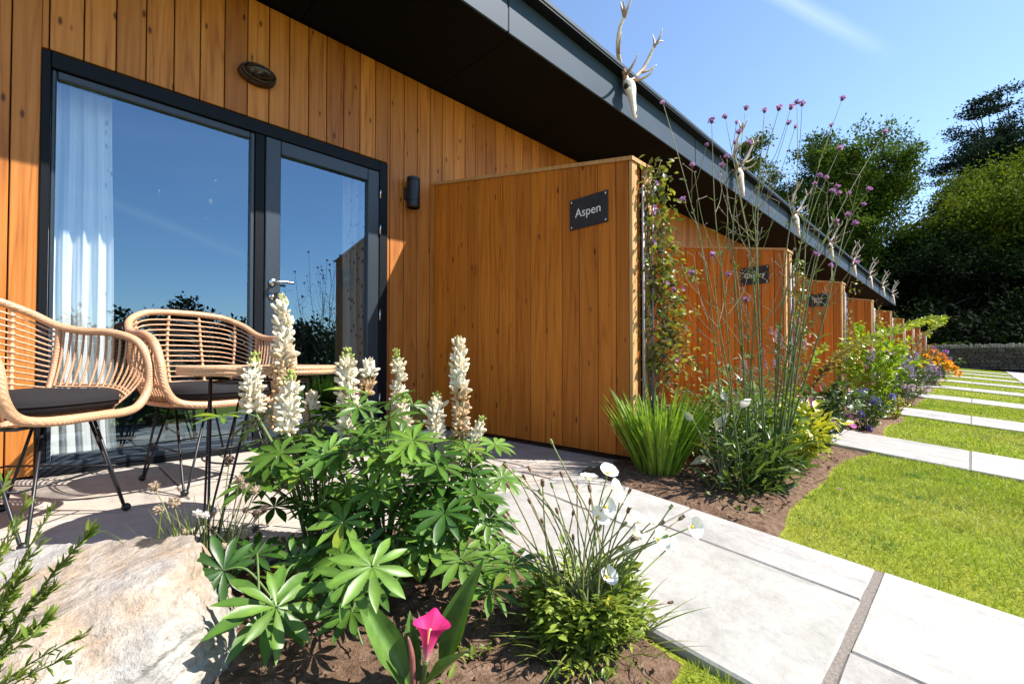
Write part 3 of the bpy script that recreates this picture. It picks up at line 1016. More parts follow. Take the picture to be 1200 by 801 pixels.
# ================================================================== stag skulls on the fascia
def make_skull():
    root = thing('stag_skull', '', 'skull', (0, 0, 0), 'stag skulls with antlers along the roof edge')
    # local: faces -Y, Z up, origin on the fascia
    sec = [  # z, y(front of centre), half width, half depth
        (.085, -.05, .030, .020), (.075, -.065, .055, .045), (.04, -.075, .066, .058), (0.0, -.085, .072, .058), (-.035, -.092, .078, .052),
        (-.07, -.098, .060, .045), (-.11, -.108, .045, .038), (-.17, -.120, .036, .031), (-.23, -.130, .031, .026), (-.28, -.137, .033, .022), (-.315, -.140, .027, .016), (-.33, -.138, .012, .009)]
    mb = MB(); n = 16; V = []
    for z, y, hw, hd in sec:
        for i in range(n):
            t = i * 2 * PI / n; cx, sy = math.cos(t), math.sin(t)
            k = 1.0
            if -.06 < z < .02 and sy < 0 and abs(abs(cx) - .8) < .3: k = .78       # hollow of the eye
            V.append((hw * cx * k, y + hd * sy * k, z + .008 * sy * (1 if z < 0 else 0)))
    q = [(j * n + i, (j + 1) * n + i, (j + 1) * n + (i + 1) % n, j * n + (i + 1) % n) for j in range(len(sec) - 1) for i in range(n)]
    V += [(0, -.05, .09), (0, -.138, -.334)]; b = len(sec) * n
    tr = [(b, i, (i + 1) % n) for i in range(n)] + [(b + 1, (len(sec) - 1) * n + (i + 1) % n, (len(sec) - 1) * n + i) for i in range(n)]
    mb.raw(V, tr, q)
    sk = mb.build('skull', M['bone'], root, smooth=True, local=True)
    for s in (-1, 1):
        mb = MB(); mb.ball((s * .068, -.088, -.018), .025, 10, 8, axis=(s * .25, -.2, 1), sq=1.25); mb.build('eye_socket', M['socket'], sk, smooth=True, local=True)
    mb = MB(); mb.ball((0, -.152, -.285), .011, 8, 6, axis=(0, 0, 1), sq=2.6); mb.build('nose_opening', M['socket'], sk, smooth=True, local=True)
    base = np.array([.30, .19, .115]); tip = np.array([.80, .72, .62])
    for s in (-1, 1):
        mb = MB()
        def horn(pts, r0, r1, k=6):
            P = catmull([(s * x, y, z) for x, y, z in pts], k); m = len(P); f = np.linspace(0, 1, m)[:, None]
            rr = (r0 + (r1 - r0) * f[:, 0] ** 1.3) * 1.2
            mb.tube(P, rr, 8, base * (1 - f ** 2) + tip * f ** 2)
        horn([(.035, -.06, .07), (.075, -.07, .12), (.155, -.07, .19), (.24, -.10, .29), (.285, -.15, .42), (.285, -.20, .50)], .021, .012)
        horn([(.285, -.20, .49), (.30, -.25, .56), (.29, -.29, .64)], .013, .003)
        horn([(.285, -.20, .49), (.31, -.19, .57), (.30, -.17, .65)], .013, .003)
        horn([(.285, -.20, .50), (.34, -.23, .56), (.385, -.25, .58)], .011, .003)
        horn([(.20, -.085, .24), (.275, -.14, .27), (.335, -.20, .33)], .014, .003)
        horn([(.06, -.07, .105), (.10, -.14, .10), (.14, -.22, .13), (.155, -.27, .18)], .014, .003)
        horn([(.02, -.055, .07), (.05, -.068, .098)], .030, .022, 3)
        mb.build('antler', M['antler'], root, smooth=True, local=True)
    return root


sk = make_skull()
SKX = [4.05 + 3.05 * i for i in range(8)]
SKL = ['large stag skull with antlers on the roof edge, nearest and standing against open sky', 'stag skull on the roof edge whose antlers cross the pale green tree', 'stag skull on the roof edge above the Cherry partition, third from the near end',
       'stag skull on the roof edge fourth from the near end', 'stag skull on the roof edge fifth from the near end', 'stag skull on the roof edge third from the far end', 'stag skull on the roof edge second from the far end', 'stag skull at the far tip of the roof edge']
for i, x in enumerate(SKX):
    if i == 0: sk.location = (x, EY - .006, 3.34); sk['label'] = SKL[0]
    else: copy_tree(sk, (x, EY - .006, 3.34), SKL[i], rz=random.uniform(-.06, .06))
# ================================================================== furniture
def make_chair():
    root = thing('rattan_chair', '', 'chair', (0, 0, 0), 'rattan armchairs on the patio')
    half = np.array([(0, -.285, .412), (.15, -.28, .412), (.245, -.262, .432), (.292, -.262, .50), (.305, -.255, .60), (.312, -.20, .695), (.315, -.09, .735), (.312, .03, .742),
                     (.302, .13, .765), (.27, .22, .818), (.19, .285, .862), (.09, .312, .876), (0, .318, .878)])
    lft = half[1:-1][::-1] * (-1, 1, 1)
    loop = catmull(np.vstack([half, lft]), 7, True)
    mb = MB(); mb.tube(loop, .0165, 10, closed=True)
    mb.build('frame', M['rattan'], root, smooth=True, local=True)
    # seat ring
    def ring(t):
        c, s = math.cos(t), math.sin(t)
        return np.array([.245 * np.sign(c) * abs(c) ** .75, .245 * np.sign(s) * abs(s) ** .75 - .005, .412])
    rg_ = [ring(t) for t in np.linspace(0, 2 * PI, 40, endpoint=False)]
    mb = MB(); mb.tube(rg_, .012, 8, closed=True)
    for k in range(9):
        y = -.20 + k * .05
        mb.tube([(-.235, y, .41), (.235, y, .41)], .005, 6)
    mb.build('seat_ring', M['rattan'], root, smooth=True, local=True)
    # shell between the seat ring and the top rail: u runs from the right arm round the back to the left arm
    arc = catmull(np.vstack([half[4:], (half[4:-1][::-1] * (-1, 1, 1))]), 12)
    def top(u): 
        f = u * (len(arc) - 1); i = min(int(f), len(arc) - 2); return arc[i] * (1 - f + i) + arc[i + 1] * (f - i)
    def bot(u):
        return ring(-.72 + u * (PI + 1.44)) + (0, 0, .004)
    def shell(u, v):
        a, b = bot(u), top(u); p = a * (1 - v) + b * v
        o = unit(np.array([p[0], p[1], 0])); return p + o * .035 * math.sin(PI * v) * .8
    U0, U1 = .245, .755
    mb = MB()
    for k in range(15):
        v = .06 + k * .061
        us = np.linspace(U0, U1, 22)
        mb.tube([shell(u, min(.985, v)) for u in us], .0042, 5)
    mb.build('back_ribs', M['rattan'], root, smooth=True, local=True)
    for u in (.34, .45, .55, .66):
        mb = MB(); P = [shell(u, v) for v in np.linspace(0, 1, 12)]
        mb.tube(P, .0065, 7)
        for k in range(15):
            p = shell(u, min(.985, .06 + k * .061)); mb.ball(p, .0125, 7, 5, sq=.8)
        mb.build('back_post', M['rattan'], root, smooth=True, local=True)
    for a, b in ((.012, U0 - .012), (U1 + .012, .988)):
        mb = MB()
        for u in np.linspace(a, b, 15):
            mb.tube([shell(u, v) for v in np.linspace(0, 1, 9)], .0048, 5)
        mb.tube([shell(u, .30) + unit(np.array([*shell(u, .3)[:2], 0])) * .004 for u in np.linspace(a, b, 14)], .0055, 6)
        mb.tube([shell(u, .27) - unit(np.array([*shell(u, .3)[:2], 0])) * .004 for u in np.linspace(a, b, 14)], .0045, 6)
        mb.build('arm_panel', M['rattan'], root, smooth=True, local=True)
        uu = U0 if a < .3 else U1
        mb = MB(); mb.tube([shell(uu, v) for v in np.linspace(0, 1, 12)], .011, 8); mb.build('corner_post', M['rattan'], root, smooth=True, local=True)
    # cushion
    mb = MB(); n = 36; prof = [(0, -.036), (.5, -.036), (.9, -.034), (.985, -.024), (1.0, -.004), (.985, .018), (.93, .031), (.7, .038), (.35, .042), (0, .043)]
    V = []; C = []
    for r, h in prof:
        for i in range(n):
            t = i * 2 * PI / n; c, s = math.cos(t), math.sin(t)
            V.append((.25 * r * np.sign(c) * abs(c) ** .62, .252 * r * np.sign(s) * abs(s) ** .62 - .012, .466 + h + .004 * math.sin(t * 5) * r * (h > 0)))
    mb.raw(V, None, [(j * n + i, j * n + (i + 1) % n, (j + 1) * n + (i + 1) % n, (j + 1) * n + i) for j in range(len(prof) - 1) for i in range(n)])
    cu = mb.build('cushion', M['cushion'], root, smooth=True, local=True)
    mb = MB(); mb.tube([(.2515 * np.sign(math.cos(t)) * abs(math.cos(t)) ** .62, .2535 * np.sign(math.sin(t)) * abs(math.sin(t)) ** .62 - .012, .463) for t in np.linspace(0, 2 * PI, 50, endpoint=False)], .004, 6, closed=True)
    mb.build('piping', M['cushion'], cu, smooth=True, local=True)
    # steel under-frame and hairpin legs
    mb = MB(); z = .392
    sq = [(-.19, -.2, z), (.19, -.2, z), (.19, .2, z), (-.19, .2, z)]
    mb.tube([sq[0], sq[1], sq[2], sq[3]], .007, 8, closed=True)
    mb.build('seat_frame', M['rod'], root, smooth=True, local=True)
    for i in range(4):
        mb = MB(); a = np.array(sq[i]) * (1.02, 1.08, 0) + (0, 0, .19); b = np.array(sq[(i + 1) % 4]) * (1.02, 1.08, 0) + (0, 0, .19)
        mb.tube([a, b], .0042, 6)
        mb.build('stretcher', M['rod'], root, smooth=True, local=True)
    for sx in (-1, 1):
        for sy in (-1, 1):
            mb = MB(); f = (sx * .205, sy * .245, .012)
            mb.tube([(sx * .19, sy * .10, z), (f[0], f[1] - sy * .012, f[2] + .02), f], .0056, 8)
            mb.tube([(sx * .10, sy * .2, z), (f[0] - sx * .012, f[1], f[2] + .02), f], .0056, 8)
            lg = mb.build('leg', M['rod'], root, smooth=True, local=True)
            mb = MB(); mb.ball((f[0], f[1], .0185), .0165, 10, 8); mb.build('foot', M['rod'], lg, smooth=True, local=True)
    return root


ch = make_chair()
ch['label'] = 'rattan armchair with black cushion nearest the camera, in front of the white curtain'
ch.location = (-.095, 2.47, .004); ch.rotation_euler = (0, 0, math.atan2(.72, .70) + .02)
c2 = copy_tree(ch, (.585, 2.80, .004), 'rattan armchair with black cushion pushed up behind the round table', rz=.20)

tb = thing('round_table', 'small round woven rattan table on black hairpin legs beside the armchairs', 'table', (.552, 1.86, .004))
tc = np.array([.552, 1.86, 0]); TR = .25; TZ = .588
mb = MB()
for k, zz in enumerate((TZ + .004, TZ - .009)):
    mb.tube([tc + ((TR - .004 * (k == 2)) * math.cos(t), (TR - .004 * (k == 2)) * math.sin(t), zz) for t in np.linspace(0, 2 * PI, 64, endpoint=False)], .0095, 8, closed=True)
mb.build('rim', M['rattan'], tb, smooth=True)
mb = MB(); w = .0083; pitch = .0118
for k in range(-28, 29):
    o = k * pitch
    if abs(o) > TR - .012: continue
    h = math.sqrt((TR - .008) ** 2 - o * o)
    mb.box(tc[0] - h, tc[0] + h, tc[1] + o - w / 2, tc[1] + o + w / 2, TZ - .004, TZ + .0005)
    mb.box(tc[0] + o - w / 2, tc[0] + o + w / 2, tc[1] - h, tc[1] + h, TZ + .001, TZ + .0055)
mb.build('woven_top', M['rattan'], tb)
for k in range(4):
    a = k * PI / 2 + .62; mb = MB(); u = np.array([math.cos(a), math.sin(a), 0]); p = np.array([-math.sin(a), math.cos(a), 0])
    foot = tc + u * .225 + (0, 0, .012)
    mb.tube([tc + u * .14 + p * .085 + (0, 0, TZ - .03), foot + p * .012 + (0, 0, .01), foot], .0042, 8)
    mb.tube([tc + u * .14 - p * .085 + (0, 0, TZ - .03), foot - p * .012 + (0, 0, .01), foot], .0042, 8)
    lg = mb.build('leg', M['rod'], tb, smooth=True)
    mb = MB(); mb.ball(foot + (0, 0, .003), .0125, 8, 6); mb.build('foot', M['rod'], lg, smooth=True)
mb = MB()
mb.tube([tc + (.155 * math.cos(t), .155 * math.sin(t), TZ - .045) for t in np.linspace(0, 2 * PI, 40, endpoint=False)], .005, 6, closed=True)
mb.build('top_ring', M['rod'], tb, smooth=True)
mb = MB()
mb.tube([tc + (.182 * math.cos(t), .182 * math.sin(t), .28) for t in np.linspace(0, 2 * PI, 40, endpoint=False)], .003, 6, closed=True)
mb.build('brace_ring', M['rod'], tb, smooth=True)


# ================================================================== boulder
def boulder_mat():
    m, nt, b = newmat('boulder_stone')
    v = coords(nt)
    f = noise(nt, coords(nt, (1.6, 1.6, 1.9)), 2.6, 6, .55, .4); g = noise(nt, v, 60, 6, .7); h = noise(nt, v, 11, 6, .62)
    c = ramp(nt, f, [(.25, (.21, .19, .175)), (.42, (.35, .30, .25)), (.52, (.40, .30, .215)), (.62, (.41, .37, .325)), (.75, (.27, .26, .25))])
    c = mixc(nt, ramp(nt, noise(nt, v, 2.3, 5, .6, .4), [(.46, (0, 0, 0)), (.6, (.85, .85, .85))]), c, ramp(nt, h, [(.3, (.30, .30, .30)), (.6, (.46, .45, .43))]))
    c = mixc(nt, 1.0, c, ramp(nt, g, [(.25, (.72, .70, .68)), (.6, (1.05, 1.05, 1.05))]), 'MULTIPLY')
    c = mixc(nt, 1.0, c, ramp(nt, h, [(.3, (.80, .79, .78)), (.6, (1.04, 1.03, 1.02))]), 'MULTIPLY')
    vo = nt.nodes.new('ShaderNodeTexVoronoi'); vo.feature = 'DISTANCE_TO_EDGE'; vo.inputs['Scale'].default_value = 3.4
    nz = nt.nodes.new('ShaderNodeTexNoise'); nz.inputs['Scale'].default_value = 6; nz.inputs['Detail'].default_value = 6
    L(nt, v, nz.inputs['Vector'])
    L(nt, mixc(nt, .16, v, nz.outputs['Color']), vo.inputs['Vector'])
    cr = ramp(nt, vo.outputs['Distance'], [(.004, (0, 0, 0)), (.02, (1, 1, 1))])
    msk = ramp(nt, noise(nt, v, 3.1, 2), [(.36, (0, 0, 0)), (.44, (1, 1, 1))])
    cr2 = mixc(nt, 1.0, cr, msk, 'LIGHTEN')
    c = mixc(nt, 1.0, c, ramp(nt, cr2, [(0, (.45, .40, .36)), (1, (1, 1, 1))]), 'MULTIPLY')
    c = mixc(nt, 1.0, mixc(nt, 1.0, c, (1.02, 1.01, .98), 'MULTIPLY'), attr(nt), 'MULTIPLY')
    L(nt, c, b.inputs['Base Color']); b.inputs['Roughness'].default_value = .85; b.inputs['Specular IOR Level'].default_value = .2
    s1 = node(nt, 'ShaderNodeMath', operation='MULTIPLY_ADD'); s1.inputs[1].default_value = .35
    L(nt, g, s1.inputs[0]); L(nt, h, s1.inputs[2])
    s2 = node(nt, 'ShaderNodeMath', operation='MULTIPLY_ADD'); s2.inputs[1].default_value = .8
    L(nt, cr2, s2.inputs[0]); L(nt, s1.outputs[0], s2.inputs[2])
    bump(nt, b, s2.outputs[0], 1.0, .02)
    return m


bm = bmesh.new(); bmesh.ops.create_icosphere(bm, subdivisions=7, radius=1)
bc = np.array([-.02, 1.30, -.045])
e1 = RT; e2 = FH          # long axis across the picture
planes = []
def pl_(n, d): planes.append((unit(np.array(n, float)), d))
pl_((-.13, -.10, 1), .20); pl_((.15, -.85, .62), .25); pl_((.55, -.8, .35), .30); pl_((-.2, -.9, .45), .27)
pl_((1, -.15, .15), .335); pl_((.9, .5, .45), .33); pl_((.75, -.55, .1), .345); pl_((0, 1, .3), .30); pl_((-.5, -.3, 1), .25); pl_((.62, .1, .72), .335); pl_((.2, -.55, .8), .235); pl_((-.75, -.5, .5), .34)
co = np.array([v.co[:] for v in bm.verts]); dirs = unit(co)
rad = np.full(len(co), .62)
for n, d in planes:
    k = dirs @ n
    rr = np.where(k > .02, d / np.maximum(k, .02), 9)
    rad = -np.log(np.exp(-150 * rad) + np.exp(-150 * rr)) / 150      # soft minimum: worn arrises
P = dirs * rad[:, None]
for i, p in enumerate(P):
    q = Vector(p)
    a = mnoise.fractal(q * 4.0, 1.0, 2.0, 4); r = mnoise.ridged_multi_fractal(q * 3.0 + Vector((5, 1, 2)), 1.0, 2.1, 4, 1.0, 2.0)
    st = math.floor((p[2] + .03 * a) / .055 + 200) - 200; stp = .5 - abs((p[2] + .03 * a) / .055 - st - .5)
    b2 = mnoise.fractal(q * 11.0, .8, 2.1, 4)
    vd, vp = mnoise.voronoi(q * 5.5 + Vector((a, b2, a)) * .25)
    cr_ = mnoise.noise(vp[0] * 7.3)
    s = 1 + .030 * cr_ - .022 * max(0, 1 - (vd[1] - vd[0]) / .07) * (cr_ > .05) + .05 * a + .014 * b2 + .006 * mnoise.noise(q * 55) - .04 * max(0, r - 1.3) - .014 * (stp < .10)
    P[i] = p * s
W = bc + P[:, :1] * e1 + P[:, 1:2] * e2 + P[:, 2:] * UZ
W[:, 2] += np.array([0.0])
bowl = at(184, 628, 1.34)
dd = np.linalg.norm((W - bowl) * (1, 1, .4), axis=1)
C = np.ones((len(W), 3))
rgt, fwd_ = W @ RT, W @ FH
PX, PY = 600 + FPX * rgt / fwd_, 422 - FPX * (W[:, 2] - CAMZ) / fwd_
i0 = int(np.argmin((PX - 184) ** 2 + (PY - 629) ** 2 + (W[:, 2] < .03) * 1e6)); bowl = W[i0].copy()
for i, p in enumerate(W):
    m_ = mnoise.noise(Vector(tuple(p * 30))) * .5
    if ((p - bowl) @ RT / .036) ** 2 + ((p - bowl) @ FH / .036) ** 2 < 1 + m_ and p[2] > .03: C[i] = (.16, .16, .17); W[i, 2] -= .004
fc = np.array([[v.index for v in f.verts] for f in bm.faces]); bm.free()
bo = thing('boulder', 'large pale sandstone boulder with a small dark hollow on top, beside the lupins', 'boulder', (bc[0], bc[1], gz(bc[0], bc[1])))
mb = MB(); mb.raw(W, fc, None, C); mb.build('rock', boulder_mat(), bo, smooth=True)
BOULDER = W
# ================================================================== plants
class Bag:
    """gathers leaves or petals, then adds them to a mesh as transformed copies of one template"""
    def __init__(s): s.T = []; s.d = []; s.u = []; s.s = []; s.w = []; s.c = []
    def add(s, T, d, u, ln, w=1.0, c=(1, 1, 1)):
        s.T.append(T); s.d.append(d); s.u.append(u); s.s.append(ln); s.w.append(w); s.c.append(c)
    def into(s, mb, tmpl, mat=0):
        if not s.T: return
        Fm = frames(np.array(s.d, float), np.array(s.u, float))
        ln = np.array(s.s, float); w = np.array(s.w, float)
        Fm = Fm * np.stack([ln * w, ln, ln], 1)[:, None, :]
        n = len(tmpl[0]); sh = np.array([1.18 if i % 3 == 1 else .93 for i in range(n)]) * np.linspace(.92, 1.06, n)
        C = np.array(s.c, float)[:, None, :] * sh[None, :, None]
        mb.inst(tmpl[0], None, tmpl[1], Fm, np.array(s.T, float), C, mat)


def lerp(a, b, f): return np.asarray(a, float) * (1 - f) + np.asarray(b, float) * f
def rc(a, b, k=.15):
    return np.clip(lerp(a, b, random.random()) * random.uniform(1 - k, 1 + k), 0, 1)
def gpt(px, t):
    p = at(px, 422, t); return np.array([p[0], p[1], gz(p[0], p[1])])
def rv(s=1.0): return RG.normal(size=3) * s


LUP = blade(6, .275, .32, .2, peak=.58)
OVAL = blade(4, .5, .3, .22, peak=.45)
LANCE = blade(4, .22, .3, .25, peak=.4)
STRAP = blade(7, .045, .35, .38, peak=.3)
SUNV = unit(np.array([.80, -1.0, 1.45]))

LG0, LG1 = (.026, .080, .010), (.135, .24, .032)


def palmate(bag, c, nrm, head, ln, k=9, col=(.06, .13, .02)):
    nrm = unit(np.array(nrm, float)); h = np.array(head, float); h = unit(h - nrm * (h @ nrm)); s = np.cross(nrm, h)
    a0 = random.uniform(-.15, .15)
    for i in range(k):
        a = a0 + (i - (k - 1) / 2) * (2 * PI * .92 / k)
        d = h * math.cos(a) + s * math.sin(a) + nrm * random.uniform(.05, .30)
        l = ln * (.72 + .28 * math.cos(a / 2)) * random.uniform(.9, 1.08)
        f = random.uniform(.85, 1.15) * (np.array((1.7, 1.25, .8)) if random.random() < .035 else 1)
        bag.add(np.array(c) + unit(d) * ln * .03, d, nrm + rv(.12), l, random.uniform(.9, 1.1), np.array(col) * f)


# pea flower template: two puffed wings in front of an upright folded banner
_t = MB(); _t.ball((0, .60, -.02), .27, 6, 4, axis=(0, 1, .25), sq=2.2)
_v = [(-.46, .10, .85), (0, .50, 1.35), (.46, .10, .85), (-.56, .0, .2), (0, .42, .5), (.56, .0, .2), (-.25, 0, -.2), (0, .1, -.12), (.25, 0, -.2)]
PV = np.vstack([_t.v[0], np.array(_v)]); _n = len(_t.v[0])
PQ = np.vstack([_t.q[0], np.array([(0, 1, 4, 3), (1, 2, 5, 4), (3, 4, 7, 6), (4, 5, 8, 7)]) + _n])
PS = np.concatenate([np.full(_n, 1.0), np.full(9, .94)])


def spike(mb, pts, length_r, whorls, pal, n_each=7, size=.0145):
    """whorls of pea flowers along pts; pal(s) gives colour and size factor for s from 0 (foot) to 1 (tip)"""
    P = np.asarray(pts); seg = np.linalg.norm(np.diff(P, axis=0), axis=1); cum = np.concatenate([[0], np.cumsum(seg)]); cum /= cum[-1]
    Ms, T, C = [], [], []
    for k in range(whorls):
        s = (k + .3) / whorls; s = s ** 1.06
        p = np.array([np.interp(s, cum, P[:, i]) for i in range(3)]); q = np.array([np.interp(min(1, s + .03), cum, P[:, i]) for i in range(3)])
        ax = unit(q - p + (0, 0, 1e-4)); a0 = random.random() * 6
        col, sf, keep = pal(s)
        taper = (1 - max(0, (s - .55) / .45) ** 1.4 * .82)
        m = n_each if s < .8 else n_each - 1
        if s > .8: a0 += .4
        for j in range(m):
            if random.random() > keep: continue
            a = a0 + j * 2 * PI / m + random.uniform(-.25, .25)
            o = unit(np.cross(ax, [math.cos(a), math.sin(a), .13])); up_tilt = lerp(.15, 1.3, max(0, (s - .6) / .4)) - (.35 if s < .3 else 0)
            d = unit(o + ax * (up_tilt + random.uniform(-.35, .35)) + rv(.16))
            fr = frames(d[None], ax[None])[0]
            sc = size * sf * random.uniform(.85, 1.12)
            Ms.append(fr * (sc * .8, sc, sc)); T.append(p + o * length_r * .34 * taper + rv(.0022))
            C.append(np.clip(np.array(col) * random.uniform(.9, 1.08), 0, 1)[None] * PS[:, None])
    mb.inst(PV, None, PQ, Ms, T, np.array(C))
    mb.tube(P, np.linspace(.0042, .0018, len(P)), 6, (.20, .24, .08))


CREAM = np.array((.80, .69, .50)); TAN = np.array((.60, .38, .20)); BUD = np.array((.42, .47, .13))
def pal_new(s):
    if s > .74: return lerp(CREAM, BUD, min(1, (s - .74) / .10)), lerp(.78, .42, (s - .74) / .26), 1
    return lerp(CREAM, (.86, .82, .70), random.random()), random.uniform(.75, 1.15), .93
def pal_old(s):
    if s > .93: return lerp(CREAM, BUD, .7), .55, 1
    if s < .52: return (lerp(TAN, (.70, .52, .33), random.random()) if random.random() < .85 else CREAM * .9), .80, .80
    return lerp(lerp(CREAM, (.86, .82, .70), random.random()), TAN, max(0, (.60 - s) / .08) * .6 * random.random()), random.uniform(.75, 1.15), .93


def lupin(label, base_px, t, spikes, leaves, nrand, region):
    b = gpt(base_px, t)
    root = thing('lupin_plant', label, 'lupin', b, 'lupins in the bed')
    stems = MB(); bag = Bag()
    for (tx, ty, bx, by, st, rad, wh, pal) in spikes:
        top = at(tx, ty, st); bot = at(bx, by, st - .01)
        mid = (top + bot) / 2 + rv(.006)
        mb = MB(); P = catmull([bot, mid, top], 8)
        spike(mb, P, rad, int(wh * 1.05), pal, size=rad * .56)
        mb.build('flower_spike', M['petal'], root, smooth=False)
        m2 = lerp(b, bot, .5) + np.array([0, 0, .05]) + rv(.015)
        sp = catmull([b + rv(.02) * (1, 1, 0), m2, bot], 6)
        stems.tube(sp, np.linspace(.0075, .0045, len(sp)), 7, (.10, .14, .045))
        for f in (.40, .52, .64, .74, .84, .93):
            c = lerp(b, bot, f) + rv(.03); d = unit(rv() * (1, 1, .2)); e = c + d * random.uniform(.06, .13) + (0, 0, .02)
            stems.tube(catmull([c, (c + e) / 2 + (0, 0, .015), e], 3), .0022, 5, (.09, .15, .04), cap=False)
            palmate(bag, e, (d * .5 + (0, 0, 1)) + SUNV * .3 + rv(.2), d, random.uniform(.060, .088), random.choice((8, 9, 10)), rc(LG0, LG1))
    for (px, py, lt, ln) in leaves:
        e = at(px, py, lt); s = b + rv(.02) * (1, 1, 0) + (0, 0, random.uniform(.02, .12))
        nrm = UZ * .75 - FH * .45 + RT * .15 + rv(.13)
        mid = lerp(s, e, .55) + (0, 0, .035)
        stems.tube(catmull([s, mid, e], 5), .0026, 6, (.10, .16, .045), cap=False)
        palmate(bag, e, nrm, unit(e - s) * (1, 1, .2), ln, random.choice((9, 10)), rc(LG0, LG1, .1))
    x0, x1, y0, y1 = region
    for i in range(nrand):
        px, py = random.uniform(x0, x1), y0 + (y1 - y0) * random.random() ** .8
        lt = t + random.uniform(-.16, .18)
        e = at(px, py, lt)
        if e[2] < gz(e[0], e[1]) + .04: continue
        s = np.array([b[0], b[1], 0]) + np.array([e[0] - b[0], e[1] - b[1], 0]) * .35 + (0, 0, max(.01, e[2] * .55))
        out = unit((e - s) * (1, 1, .3) + 1e-4)
        stems.tube(catmull([s, lerp(s, e, .55) + (0, 0, .03), e], 4), .0022, 5, (.09, .14, .04), cap=False)
        palmate(bag, e, out * .45 + UZ * .9 - FH * .15 + rv(.25), out, random.uniform(.068, .105), random.choice((8, 9, 10)), rc(LG0, LG1))
    stems.build('stem', M['stem'], root, smooth=True)
    mb = MB(); bag.into(mb, LUP); mb.build('foliage', M['leaf'], root, smooth=True)
    return root


lupin('flowering lupin with the tallest half faded spike, in front of the round table', 372, 1.40,
      [(331, 345, 327, 500, 1.50, .046, 25, pal_old), (299, 412, 297, 480, 1.46, .040, 11, pal_new), (341, 434, 336, 506, 1.38, .042, 12, pal_new), (366, 462, 362, 500, 1.55, .034, 6, pal_old)],
      [(352, 548, 1.28, .085), (318, 535, 1.34, .07), (386, 528, 1.30, .075), (304, 562, 1.4, .07), (372, 604, 1.42, .06), (398, 588, 1.36, .075)], 40, (292, 425, 485, 690))
lupin('flowering lupin in the middle of the bed with two slim spikes tipped green', 452, 1.36,
      [(408, 408, 409, 476, 1.52, .044, 13, pal_new), (432, 425, 428, 462, 1.56, .036, 7, pal_old), (464, 408, 467, 484, 1.60, .036, 14, pal_new), (473, 460, 468, 526, 1.48, .036, 11, pal_new), (405, 476, 408, 522, 1.45, .036, 7, pal_new)],
      [(452, 545, 1.26, .08), (470, 512, 1.40, .075), (430, 510, 1.42, .07), (500, 545, 1.3, .075), (425, 640, 1.22, .085), (466, 650, 1.20, .09), (440, 575, 1.26, .075)], 52, (385, 525, 470, 720))
lupin('flowering lupin with a tall half faded spike, in front of the Aspen partition', 520, 1.36,
      [(537, 395, 540, 530, 1.52, .042, 22, pal_old), (512, 459, 510, 516, 1.50, .038, 10, pal_new), (566, 487, 553, 535, 1.48, .034, 8, pal_new), (533, 524, 530, 560, 1.42, .036, 6, pal_new)],
      [(521, 601, 1.16, .090), (573, 608, 1.22, .082), (600, 662, 1.14, .085), (552, 560, 1.32, .075), (588, 560, 1.36, .07), (540, 655, 1.12, .085), (500, 640, 1.2, .09), (575, 690, 1.15, .08)], 38, (480, 580, 500, 700))
lupin('low young lupin without flowers spreading its leaves beside the boulder', 318, 1.08,
      [], [(316, 708, .99, .125), (262, 668, 1.10, .09), (300, 650, 1.18, .08), (348, 660, 1.2, .075)], 2, (280, 340, 680, 720))
lupin('low dark lupin foliage without flowers rising behind the pink calla', 425, 1.06,
      [], [(412, 716, 1.02, .075), (440, 690, 1.12, .075), (392, 690, 1.16, .08)], 8, (385, 450, 640, 720))

# ---- calla lily
cb = gpt(492, .95)
ca = thing('calla_lily', 'pink calla lily with two upright arrow shaped leaves in the foreground soil', 'flower', cb)
tip = at(499, 775, .93)
mb = MB(); P = catmull([cb, cb * .5 + tip * .5 + rv(.004), tip], 6); mb.tube(P, .0052, 8, (.13, .20, .05)); mb.build('stem', M['leaf'], ca, smooth=True)
ax = unit(UZ + FH * .42 + RT * .10); side = unit(RT - ax * (RT @ ax)); fwd = np.cross(ax, side)
if fwd @ FH < 0: fwd = -fwd
mb = MB(); nv, nu = 16, 34; V = []; C = []
for j in range(nv):
    v = j / (nv - 1)
    for i in range(nu):
        a = (i / (nu - 1)) * 2.0 * PI * .97 - PI * .97          # 0 is the back of the spathe, the ends overlap in front
        back = .5 + .5 * math.cos(a)
        top = .080 * (.72 + .28 * back ** .7) + .014 * math.exp(-(a / .35) ** 2)
        r = .0042 + .022 * v ** 1.15 + .012 * v ** 5 * (.6 + .5 * abs(math.sin(a)) ** 1.2)
        dep = .62 + .18 * back
        spir = 1 + .16 * (i / (nu - 1) - .5)
        roll = -.006 * v ** 7 * abs(math.sin(a)) ** 2
        V.append(tip + ax * (top * v + roll) + side * math.sin(a) * r * spir + fwd * math.cos(a) * r * dep * spir)
        C.append(lerp(lerp((.60, .40, .30), (.60, .07, .20), min(1, v * 2.2)), (.62, .022, .17), v ** 1.5) * (1 + .12 * math.sin(a * 14)) * random.uniform(.96, 1.04))
mb.raw(V, None, [(j * nu + i, j * nu + i + 1, (j + 1) * nu + i + 1, (j + 1) * nu + i) for j in range(nv - 1) for i in range(nu - 1)], np.array(C))
fl = mb.build('spathe', M['petal'], ca, smooth=True)
mb = MB(); mb.tube([tip + ax * .012, tip + ax * .035, tip + ax * .058], [.004, .0045, .002], 8, (.85, .55, .25)); mb.build('spadix', M['petal'], ca, smooth=True)
